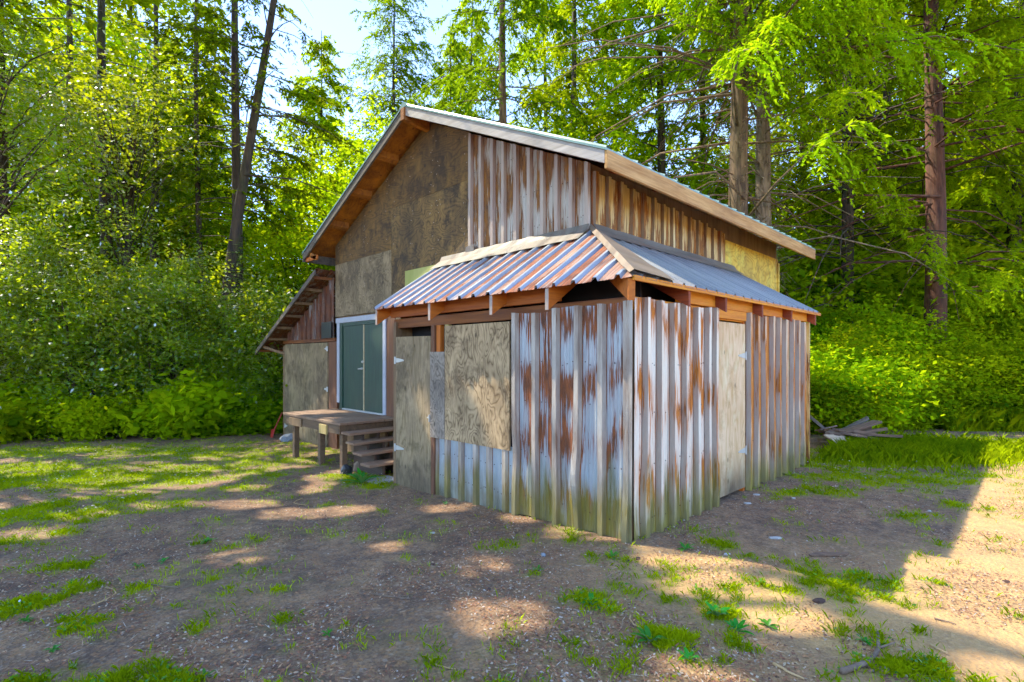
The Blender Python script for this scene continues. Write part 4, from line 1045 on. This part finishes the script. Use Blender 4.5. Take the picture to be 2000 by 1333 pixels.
# overhanging glossy boughs upper left: a tall broadleaf tree in front
broadleaf(at(-60, 12.0), 11, (3.2,2.6,3.6), 8.2, 200, 120, .45, 'lf_laurel', 'bark', .16, 'broad leaved tree hanging into the upper left corner', name='broadleaf_tree', ll=.12, lw=.07, filt=True)
broadleaf(at(250, 15.5), 11, (3.0,2.4,2.8), 8.6, 130, 100, .42, 'lf_laurel', 'bark', .12, 'broad leaved tree rising above the thicket', name='broadleaf_tree', ll=.12, lw=.07, filt=False)
# ---- low bushes along the left edge
bsh = broadleaf(at(40, 12.6), 1.3, (1.1,.8,.55), .55, 60, 75, .2, 'lf_bush', 'bark', .015, 'low bright bush at the foot of the left thicket', name='bush', cat='bush', ll=.17, lw=.12, stems=5, spread=.6, limbs=False, filt=False, group='low bushes along the forest edge')
bs2 = broadleaf(at(150, 12.7), 1.3, (1.0,.7,.5), .5, 45, 50, .2, 'lf_bush', 'bark', .015, 'low bright bush at the foot of the left thicket', name='bush', cat='bush', ll=.10, lw=.075, stems=5, spread=.6, limbs=False, filt=False, group='low bushes along the forest edge')
for i, (px, d, sc) in enumerate([(-60,12.4,1.1),(95,13.2,1.1),(215,12.9,1.),(290,12.8,.9),(350,13.1,1.1),(420,13.1,.9),(475,13.5,1.),(530,13.9,1.1),(585,14.8,1.2),(20,13.3,1.3),(250,13.6,1.3),(395,13.9,1.3)]):
    dup(bsh if i % 2 else bs2, at(px, d+.5*math.sin(i*2.7)), i*1.7, sc*(.7+.45*math.sin(i*4.1)**2))
# right bushes
RB = [(1610,11.6,1.1),(1680,12.6,1.5),(1760,12.2,1.4),(1840,12.4,1.5),(1925,12.3,1.4),(2010,12.0,1.5),(1640,13.4,2.0),(1725,14.0,2.3),(1800,13.3,1.7),(1880,14.2,2.4),(1965,13.6,2.2),(2050,13.4,2.3),(1560,13.0,1.9),(1600,15,2.6)]
rb = broadleaf(at(1625, 11.9), 2.2, (1.5,1.2,.9), .95, 130, 110, .26, 'lf_bush', 'bark', .02, 'leafy bush in the undergrowth right of the shed', name='bush', cat='bush', ll=.105, lw=.075, stems=6, spread=.8, limbs=False, filt=False, group='leafy bushes right of the shed')
rb2 = broadleaf(at(1690, 13.4), 3.2, (1.6,1.4,1.4), 1.4, 150, 110, .30, 'lf_bush', 'bark', .02, 'leafy bush in the undergrowth right of the shed', name='bush', cat='bush', ll=.11, lw=.07, stems=6, spread=.8, limbs=False, filt=False, group='leafy bushes right of the shed')
for i, (px, d, sc) in enumerate([(p_, d_, .62+.13*s_) for p_, d_, s_ in RB]):
    c = dup(rb2 if i % 2 else rb, at(px, d), i*2.3, sc, 'leafy bush in the undergrowth right of the shed'); c['group'] = 'leafy bushes right of the shed'
for i, (px, d, sc) in enumerate(EXTRA):
    c = dup(rb2, at(px, d), i*1.1+.4, sc, 'tall leafy shrub behind the bushes right of the shed'); c['group'] = 'tall shrubs behind the right bushes'
# weedy tall stalks right (stuff)
def strip_blades(name, X, Y, hmin, hmax, w, mat, tintf, label, cat, lean=.35):
    n = len(X); Z = gz(X, Y)
    h = hmin+(hmax-hmin)*rng.random(n)**1.5
    a = rng.random(n)*2*PI; dirv = np.stack([np.cos(a), np.sin(a), 0*a], 1); sv = np.stack([-np.sin(a), np.cos(a), 0*a], 1)
    P = np.stack([X, Y, Z-.005], 1); l = lean*rng.random(n)
    V = np.empty((n, 5, 3)); up = np.array([0,0,1.])
    ww = (w*(.6+.8*rng.random(n)))[:, None]
    V[:,0] = P-sv*ww*.5; V[:,1] = P+sv*ww*.5
    m = P+up*(h*.6)[:, None]+dirv*(h*l*.4)[:, None]
    V[:,2] = m+sv*ww*.4; V[:,4] = m-sv*ww*.4
    V[:,3] = P+up*(h*.95)[:, None]+dirv*(h*l*1.3)[:, None]
    Q = np.arange(5*n).reshape(-1, 5)
    me = np_mesh(name, V.reshape(-1, 3), Q, [mat], None, {'tint': tintf})
    o = bpy.data.objects.new(name, me); COL.objects.link(o); o['kind'] = 'stuff'; o['label'] = label; o['category'] = cat
    return o
# grass: rejection sample
def inside_barn(x, y):
    b = (x > -3.9) & (x < .02) & (y > -.02) & (y < 4.8)
    b |= (x > -10.4) & (x < -1.2) & (y > .95) & (y < 7.3)
    return b
def sample(n, dmin, dmax, pw=1.0):
    d = dmin*(dmax/dmin)**rng.random(n)          # denser near the camera
    r = (rng.random(n)*2-1)*d*1.12
    return CAM[0]+r*RV[0]+d*DV[0], CAM[1]+r*RV[1]+d*DV[1], r, d
X, Y, r, d = sample(2200000, 2.2, 16)
g = green(X, Y); gs_ = green(X, Y, True); keep = ((rng.random(len(X)) < g**1.2*.65) | (rng.random(len(X)) < gs_*.045)) & ~inside_barn(X, Y)
X, Y, g, d = X[keep], Y[keep], g[keep], d[keep]
hh = np.where(rng.random(len(X)) < .2, 1, 0)
strip_blades('grass', X, Y, .012, .058, .0050, 'grass', np.clip(.2+.5*g*rng.random(len(X))+.3*rng.random(len(X)), 0, 1), 'short green grass and clover in patches on the bare dirt', 'grass', .8)
# taller grass on the right by the boards and the shed foot
n = 26000; u = rng.random(n); X, Y = [], []
q = np.array([_g(1700, 895)]); 
rr2 = rng.normal(0, 1.1, n)+6.6; dd2 = rng.normal(0, .55, n)+8.9
X = CAM[0]+rr2*RV[0]+dd2*DV[0]; Y = CAM[1]+rr2*RV[1]+dd2*DV[1]; kk = ~inside_barn(X, Y) & (X > .05)
strip_blades('tall_grass', X[kk], Y[kk], .05, .24, .008, 'grass', rng.random(kk.sum())*.6, 'taller green grass in front of the scrap boards', 'grass', .6)
n = 90000
rr2 = rng.uniform(4.0, 17, n); dd2 = rng.uniform(11.3, 14.5, n)
X = CAM[0]+rr2*RV[0]+dd2*DV[0]; Y = CAM[1]+rr2*RV[1]+dd2*DV[1]
kk = (vnoise(X*1.1, Y*1.1, 5) > .32) & ~inside_barn(X, Y)
strip_blades('undergrowth', X[kk], Y[kk], .08, .6, .010, 'grass', rng.random(kk.sum()), 'tall sunlit weeds at the foot of the right bushes', 'undergrowth', .7)
n = 130000   # leafy ground layer left and right, under the bushes
dd2 = rng.uniform(12.2, 26, n); rr2 = (rng.random(n)*2-1)*dd2*1.1
rrk = (rr2 < -4.6) | (rr2 > 5.6)
X = CAM[0]+rr2*RV[0]+dd2*DV[0]; Y = CAM[1]+rr2*RV[1]+dd2*DV[1]; kk = rrk & ~inside_barn(X, Y) & ((rr2 > 0) | (dd2 > 12.8))
X = X[kk]; Y = Y[kk]; n = len(X)
hz = (.15+1.1*vnoise(X*.8, Y*.8, 12))*rng.random(n)
P = np.stack([X, Y, gz(X, Y)+hz], 1)
Vv, Qv, tt = kites(P, rand_dirs(n)*np.array([1,1,.4]), np.array([0,0,1.])+rng.normal(size=(n, 3))*.5, .17*(.5+rng.random(n)), .12, rng.random(n))
o = link_leaf('leafy_undergrowth', Vv, Qv, tt, 'lf_bush', None); tag(o, 'leafy undergrowth covering the forest floor', 'undergrowth', kind='stuff')

# ---- litter on the ground
X, Y, r, d = sample(120000, 2.2, 12)
g = green(X, Y); kk = (rng.random(len(X)) > g*1.3) & ~inside_barn(X, Y) & (fbm(X*1.4, Y*1.4, 88, 3) > .46+.2*rng.random(len(X))-.1)
X, Y = X[kk], Y[kk]; n = len(X)
P = np.stack([X, Y, gz(X, Y)+.018*(fbm(X*4, Y*4, 9, 3)-.5)+.004+.006*rng.random(n)], 1)
a = rng.random(n)*2*PI; A = np.stack([np.cos(a), np.sin(a), .25*rng.normal(size=n)], 1)
Lc = np.where(rng.random(n) < .3, .035+.05*rng.random(n), .010+.018*rng.random(n)); Wc = np.where(Lc > .034, .0035, .009+.006*rng.random(n))
tint = rng.random(n)**1.5
Vv, Qv, tt = kites(P, A, np.array([0,0,1.])+rng.normal(size=(n, 3))*.35, Lc, Wc, tint)
o = link_leaf('leaf_litter', Vv, Qv, tt, 'litter', None); tag(o, 'needles, bark chips and dry bits scattered over the dirt', 'litter', kind='stuff')
# clover leaves / low weeds in tufts
X, Y, r, d = sample(260000, 2.2, 11)
g = green(X, Y); kk = (rng.random(len(X)) < g*.3) & ~inside_barn(X, Y) & (fbm(X*3, Y*3, 55, 2) > .5)
X, Y = X[kk], Y[kk]; n = len(X)
P = np.stack([X, Y, gz(X, Y)+.012+.03*rng.random(n)], 1)
Vv, Qv, tt = kites(P, rand_dirs(n)*np.array([1,1,.35]), np.array([0,0,1.])+rng.normal(size=(n, 3))*.35, .022*(.6+rng.random(n)), .018, rng.random(n))
o = link_leaf('clover', Vv, Qv, tt, 'weed', None); tag(o, 'low clover leaves mixed into the grass', 'clover', kind='stuff')
# daisies: tiny white specks on the lawns
X, Y, r, d = sample(60000, 5.5, 12); g = green(X, Y)
kk = (g > .5) & (rng.random(len(X)) < .05) & ~inside_barn(X, Y); X, Y = X[kk], Y[kk]; n = len(X)
P = np.stack([X, Y, gz(X, Y)+.06], 1)
Vv, Qv, tt = kites(P, rand_dirs(n)*np.array([1,1,.1]), np.array([0,0,1.])+rng.normal(size=(n, 3))*.2, .024, .022, np.ones(n))
o = link_leaf('daisies', Vv, Qv, tt, 'litter', None); tag(o, 'tiny white flowers dotted over the lawn', 'flowers', kind='stuff')

# =================================================================== small things
def gpt(px, py, dz=0.):
    d = 1.6*F/(py-700.)
    for _ in range(3):
        x, y = at(px, d); d = (1.6-gzf(x, y))*F/(py-700.)
    x, y = at(px, d); return x, y, gzf(x, y)+dz
def stick(px0, py0, px1, py1, rad, label, mat='stick', bend=.06, group=None, fork=False):
    a = gpt(px0, py0); b = gpt(px1, py1)
    pts = []
    A_ = Vector(a); B_ = Vector(b); sd = (B_-A_).cross(Vector((0,0,1))).normalized()
    for i in range(7):
        t = i/6; p = A_.lerp(B_, t)+sd*math.sin(t*PI)*bend*(B_-A_).length+sd*random.uniform(-.006, .006)
        p.z = gzf(p.x, p.y)+rad*.9+.004; pts.append(p)
    base = pts[0].copy(); base.z = gzf(base.x, base.y)
    mb = MB(); mb.tube(pts, [rad*(1-.5*i/6) for i in range(7)], 7)
    if fork: mb.tube([pts[4], pts[4]+(pts[5]-pts[4])*.8+sd*.08+Vector((0,0,.03))], [rad*.5, rad*.2], 5)
    o = mb.build('fallen_stick', mat, None, smooth=True, base=base)
    tag(o, label, 'stick', group)
stick(1640,1318,1712,1240,.016,'thickest fallen stick, forked, lying at the lower right', 'stick', .12, fork=True)
stick(728,1163,800,1172,.006,'dark straight twig on bare dirt below the shed corner', 'stick', .02)
stick(280,1142,348,1150,.006,'thin dark twig left of the middle in the dirt', 'stick', .02)
stick(705,1205,745,1250,.005,'curved twig bent like a hook in the middle foreground', 'stick', .3)
stick(180,1185,205,1150,.005,'small pale curved twig near the left grass tufts', 'stick_pale', .3)
stick(1510,1300,1570,1330,.008,'pale splinter at the bottom right edge', 'stick_pale', .02)
stick(1815,1262,1850,1280,.008,'short pale splinter in the sunlit dirt at lower right', 'stick_pale', .05)
stick(1860,1295,1900,1330,.006,'pale splinter nearest the lower right corner', 'stick_pale', .05)
stick(1230,1205,1270,1235,.005,'thin twig beside the grass tuft in front of the shed corner', 'stick_pale', .2)
stick(590,975,598,988,.006,'short bent twig on the dirt in front of the deck', 'stick_pale', .3)
stick(835,1285,890,1310,.004,'fine twig in the lower middle of the dirt', 'stick_pale', .12)
stick(1825,1210,1868,1222,.006,'dark twig in the sunny dirt on the right', 'stick', .02)
stick(1490,1145,1570,1152,.006,'dark twig along the edge of the building shadow', 'stick', .03)

def lump(name, loc, r, mat, label, cat, sx=1, sy=1, sz_=.6, seed=0, group=None, sub=2):
    import bmesh
    bm = bmesh.new(); bmesh.ops.create_icosphere(bm, subdivisions=sub, radius=1.)
    R = random.Random(seed); ph = [R.uniform(0, 6) for _ in range(6)]
    for v in bm.verts:
        k = 1+.16*math.sin(v.co.x*3+ph[0])*math.sin(v.co.y*3.1+ph[1])+.1*math.sin(v.co.z*5+ph[2]+v.co.x*4)
        v.co = Vector((v.co.x*sx, v.co.y*sy, v.co.z*sz_))*k*r
    me = bpy.data.meshes.new(name); bm.to_mesh(me); bm.free(); me.materials.append(M[mat])
    o = bpy.data.objects.new(name, me); COL.objects.link(o); o.location = (loc[0], loc[1], loc[2]+r*sz_*.45); o.rotation_euler.z = R.uniform(0, 6)
    tag(o, label, cat, group); return o
p = gpt(562, 862); lump('rock', p, .14, 'rock', 'blue grey rounded stone at the lean-to corner', 'stone', 1.2, 1, .9, 1)
lump('rock', (-5.15, .15, gzf(-5.15, .15)), .10, 'rock_tan', 'pale broken stone block under the stairs', 'stone', 1, .8, 1.3, 2, sub=1)
lump('plastic_bag', (-5.0, -.14, gzf(-5, -.16)), .10, 'bag', 'crumpled black bag beside the bottom step', 'bag', .8, 1.0, 1.1, 3)
p = gpt(1061, 1086); lump('rock', p, .022, 'rock', 'small blue grey pebble in front of the shed corner', 'stone', 1.2, 1, .7, 4)
for i, (px, py, r, lab) in enumerate([(1600,1177,.045,'dark fir cone beside the building shadow'), (1245,1092,.03,'dark cone near the shed corner'), (1228,1098,.025,'small dark cone left of another by the shed corner'), (1965,1138,.03,'dark cone in the sunny dirt at right'), (845,1104,.022,'dark cone in the middle of the dirt'), (955,1153,.025,'dark cone left of the bright ground spot'), (1352,1266,.03,'dark cone among sprouts at lower right')]):
    p = gpt(px, py); lump('fir_cone', p, r*.62, 'cone', lab, 'cone', 1.5, .9, .7, 10+i)
for i, (px, py, a, b, lab) in enumerate([(1515,1053,.10,.03,'long pale scrap in the shade right of the shed'), (1620,1085,.34,.05,'long grey splintered board half buried in shade'), (1460,985,.07,.03,'white scrap near the shed side door'), (1735,1310,.03,.022,'white chip at the lower right'), (845,1043,.04,.02,'white leaf-like scrap in the middle'), (1420,1085,.05,.02,'bluish scrap in the shadow before the shed'), (1550,975,.04,.02,'white scrap on the grass right of the shed'), (1478,968,.07,.03,'pale slab fragment under the side door'), (1815,1000,.03,.02,'small white scrap right of the shed in grass')]):
    x, y, z = gpt(px, py); mb = MB(); n = 9; R = random.Random(i)
    a *= .6; b *= .7
    poly = [(x+a*R.uniform(.7, 1.05)*math.cos(2*PI*k/n)*RV[0]-b*R.uniform(.7, 1.1)*math.sin(2*PI*k/n)*RV[1], y+a*R.uniform(.7,1.05)*math.cos(2*PI*k/n)*RV[1]+b*R.uniform(.7,1.1)*math.sin(2*PI*k/n)*RV[0]) for k in range(n)]
    mb.prism(poly, 'z', z+.004, z+.016); o = mb.build('scrap', 'board_old' if i == 1 else 'scrap', None, base=(x, y, z)); tag(o, lab, 'scrap')
# concrete paver at stair foot
mb = MB(); x, y = -4.25, .1; z = gzf(x, y); mb.box(x-.10, x+.22, y-.30, y+.10, z-.03, z+.02); o = mb.build('paver', 'concrete', None, bevel=.01, base=(x, y, z)); tag(o, 'flat concrete paver at the foot of the stairs', 'paver')
# red handled shovel leaning at the lean-to corner
sx, sy = -10.42, .80; sh = empty('shovel', (sx, sy, gzf(sx, sy)), 'small red shovel leaning at the lean-to corner', 'shovel')
mb = MB(); mb.tube([(sx-.06, sy-.06, gzf(sx,sy)+.10), (sx+.02, sy+.13, .28)], [.014, .012], 8); mb.build('handle', 'red', sh)
mb = MB(); z = gzf(sx, sy); mb.hexa([(sx-.13,sy-.10,z+.0),(sx+.03,sy-.10,z+.0),(sx+.03,sy-.085,z+.0),(sx-.13,sy-.085,z+.0),(sx-.15,sy-.06,z+.20),(sx+.05,sy-.06,z+.20),(sx+.05,sy-.045,z+.20),(sx-.15,sy-.045,z+.20)]); mb.build('blade', 'red', sh, bevel=.01)
# broad leaf plant by the steps
def rosette(px, py, n, L, W, label, name='plant', up=1.0, group=None, mat='weed', loc=None):
    x, y, z = loc or gpt(px, py)
    root = MB()
    for i in range(n):
        a = 2*PI*i/n+random.uniform(-.3, .3); e = random.uniform(.35, 1.25)*up; l = L*random.uniform(.7, 1.1)
        pts = []
        for k in range(6):
            t = k/5; ee = e-1.0*t*.7
            rr = l*t*math.cos(e*.7); zz = l*(t*math.sin(e)-.35*t*t)
            w = W*math.sin(PI*min(1, t*.93+.06))**.8
            c = (x+math.cos(a)*rr, y+math.sin(a)*rr, z+max(.005, zz)); s = (-math.sin(a)*w/2, math.cos(a)*w/2)
            pts += [(c[0]+s[0], c[1]+s[1], c[2]+w*.2), c, (c[0]-s[0], c[1]-s[1], c[2]+w*.2)]
        fs = []
        for k in range(5):
            fs += [(3*k, 3*k+1, 3*k+4, 3*k+3), (3*k+1, 3*k+2, 3*k+5, 3*k+4)]
        root.add(pts, fs)
    o = root.build(name, mat, None, smooth=True, base=(x, y, z)); tag(o, label, 'plant', group)
rosette(712, 912, 13, .36, .055, 'large broad leaved weed growing beside the steps', loc=(-4.24, -.30, gzf(-4.24, -.30)))
G1 = 'leafy weeds sprouting from the dirt'
for (px, py, n, L, lab) in [(405,1060,9,.09,'clustered weed left of the bright ground spot'), (270,1108,8,.07,'weed sprig in the left dirt'), (320,1098,8,.07,'weed sprig right of another in the left dirt'), (1155,1182,12,.09,'leafy weed below the shed front'), (1400,1205,14,.12,'largest leafy weed in the lower right dirt'), (1440,1235,10,.10,'leafy weed right of the largest one'), (1500,1225,9,.08,'flat weed with narrow leaves in the dirt'),
      (1270,1255,14,.11,'bushy green weed in the lower middle right'), (1345,1290,8,.08,'weed sprout above the bottom edge'), (105,1270,8,.06,'small weed at the lower left'), (50,1215,9,.06,'weed near the left edge'), (640,1240,7,.05,'tiny weed in the lower middle'), (1195,1090,8,.08,'weed left of the shed corner'), (1690,1255,8,.06,'weed in the sunny dirt'),
      (1050,1115,7,.06,'tiny weed between twigs in front of the siding'), (870,985,8,.06,'weed at the foot of the low siding'), (840,955,14,.13,'dark weed growing at the shed door post'), (800,950,9,.09,'weed under the shed door'), (1340,1075,10,.1,'weed clump near the corner of the shed side'), (400,1325,8,.06,'weed at the bottom edge left')]:
    rosette(px, py, n, L, L*.28, lab, 'weed_plant')
# ---- heap of scrap boards on the right
hp = np.array(gpt(1672, 872))
def hb(dr, dd, z, L, w, t, rz, tilt, roll, mat, label):
    x = hp[0]+dr*RV[0]+dd*DV[0]; y = hp[1]+dr*RV[1]+dd*DV[1]
    mb = MB()
    n = 6; R = random.Random(int(L*1000+dr*77))
    vs = []
    for i in range(n+1):
        xx = -L/2+L*i/n; j = R.uniform(-.006, .006); e = R.uniform(-.03, .03) if i in (0, n) else 0
        vs += [(xx+e, -w/2+j, -t/2), (xx-e, w/2+j, -t/2), (xx-e, w/2+j, t/2), (xx+e, -w/2+j, t/2)]
    fs = [(0,1,2,3), tuple(4*n+k for k in (3,2,1,0))]
    for i in range(n):
        for k in range(4): fs.append((4*i+k, 4*i+4+k, 4*i+4+(k+1) % 4, 4*i+(k+1) % 4))
    mb.add(vs, fs); me = bpy.data.meshes.new('scrap_board'); me.from_pydata(mb.v, [], mb.f); me.materials.append(M[mat]); me.update()
    o = bpy.data.objects.new('scrap_board', me); COL.objects.link(o)
    o.location = (x, y, hp[2]+z); o.rotation_euler = (roll, tilt, rz+math.atan2(RV[1], RV[0])); tag(o, label, 'board', 'scrap boards heaped on the grass')
hb(-.38,-.25,.12,.55,.45,.02,.5,.05,.45,'board_pale','flat pale plywood offcut at the front left of the scrap heap')
hb(-.5,.45,.42,.9,.09,.05,-.3,.75,0,'fascia_dark','dark board standing up at the back left of the heap')
hb(.15,.35,.32,.8,.08,.05,.2,-.38,0,'fascia_dark','dark board pointing up right out of the heap')
hb(.0,.1,.30,1.2,.14,.04,.25,-.2,.1,'board_old','broad old board lying across the top of the heap')
LB = 'weathered board lying in the scrap heap'
for i in range(24):
    hb(random.uniform(-.38,.35), random.uniform(-.12,.35), .04+.015*i*random.uniform(.5,1), random.uniform(.4,.95), random.uniform(.05,.12), random.uniform(.02,.05), random.uniform(-.7,.8), random.uniform(-.22,.18), random.uniform(-.3,.3), random.choice(['board_old','post','fascia_dark','stick','deck','board_old']), LB)
hb(.6,.2,.05,.6,.10,.03,.05,.02,0,'fascia_dark','long dark board stretching right from the heap')
hb(.95,-.1,.08,.35,.12,.02,.3,-.2,.3,'fascia_white','small pale board tip right of the heap')

# pigments a little deeper and richer, all at once
for m_ in bpy.data.materials:
    if not m_.use_nodes: continue
    for nd in m_.node_tree.nodes:
        socks = []
        if nd.type == 'MIX': socks = [nd.inputs[6], nd.inputs[7]]
        elif nd.type in ('BSDF_PRINCIPLED', 'BSDF_DIFFUSE', 'BSDF_TRANSLUCENT'): socks = [nd.inputs[0]]
        for k_ in socks:
            if k_.is_linked or k_.type != 'RGBA': continue
            c = list(k_.default_value)[:3]; L = .3*c[0]+.6*c[1]+.1*c[2]
            c = [max(.003, L+(x-L)*1.32) for x in c]; g_ = (max(L, .004)/.45)**.16
            k_.default_value = (*[min(.97, x*min(1.06, g_)) for x in c], 1)
# =================================================================== camera, light, world
cam = bpy.data.cameras.new('camera'); co = bpy.data.objects.new('camera', cam); COL.objects.link(co)
co.location = CAM; co.rotation_euler = (PI/2, 0, math.atan2(DV[1], DV[0])-PI/2)
cam.sensor_width = 36; cam.lens = 36*F/2000; cam.shift_y = .0168; cam.clip_start = .05; cam.clip_end = 2000
scene.camera = co
hz_ = math.hypot(SUN[0], SUN[1]); elev = math.atan2(SUN[2], hz_)
sun = bpy.data.lights.new('sun', 'SUN'); sun.energy = 11.; sun.angle = math.radians(.5); sun.color = (1., .91, .70)
so = bpy.data.objects.new('sun', sun); COL.objects.link(so)
so.rotation_euler = Vector((-SUN[0], -SUN[1], -SUN[2])).to_track_quat('-Z', 'Y').to_euler()
w = bpy.data.worlds.new('World'); scene.world = w; w.use_nodes = True; nt = w.node_tree
bg = nt.nodes['Background']; sky = nt.nodes.new('ShaderNodeTexSky'); sky.sky_type = 'NISHITA'; sky.sun_disc = False
sky.sun_elevation = elev; sky.sun_rotation = math.atan2(SUN[0], SUN[1])
sky.air_density = 1.; sky.dust_density = 0.; sky.ozone_density = 4.
mxs = nt.nodes.new('ShaderNodeMix'); mxs.data_type = 'RGBA'; mxs.blend_type = 'MULTIPLY'; mxs.inputs[0].default_value = 1.; mxs.inputs[7].default_value = (.78, .77, .83, 1)
nt.links.new(sky.outputs[0], mxs.inputs[6]); nt.links.new(mxs.outputs[2], bg.inputs[0]); bg.inputs[1].default_value = .78
scene.view_settings.view_transform = 'Standard'; scene.view_settings.look = 'None'; scene.view_settings.exposure = 0; scene.view_settings.gamma = 1.24
scene.cycles.max_bounces = 5; scene.cycles.diffuse_bounces = 3; scene.cycles.transmission_bounces = 3; scene.cycles.glossy_bounces = 2
scene.cycles.use_denoising = True; scene.cycles.use_adaptive_sampling = True; scene.cycles.adaptive_threshold = .04
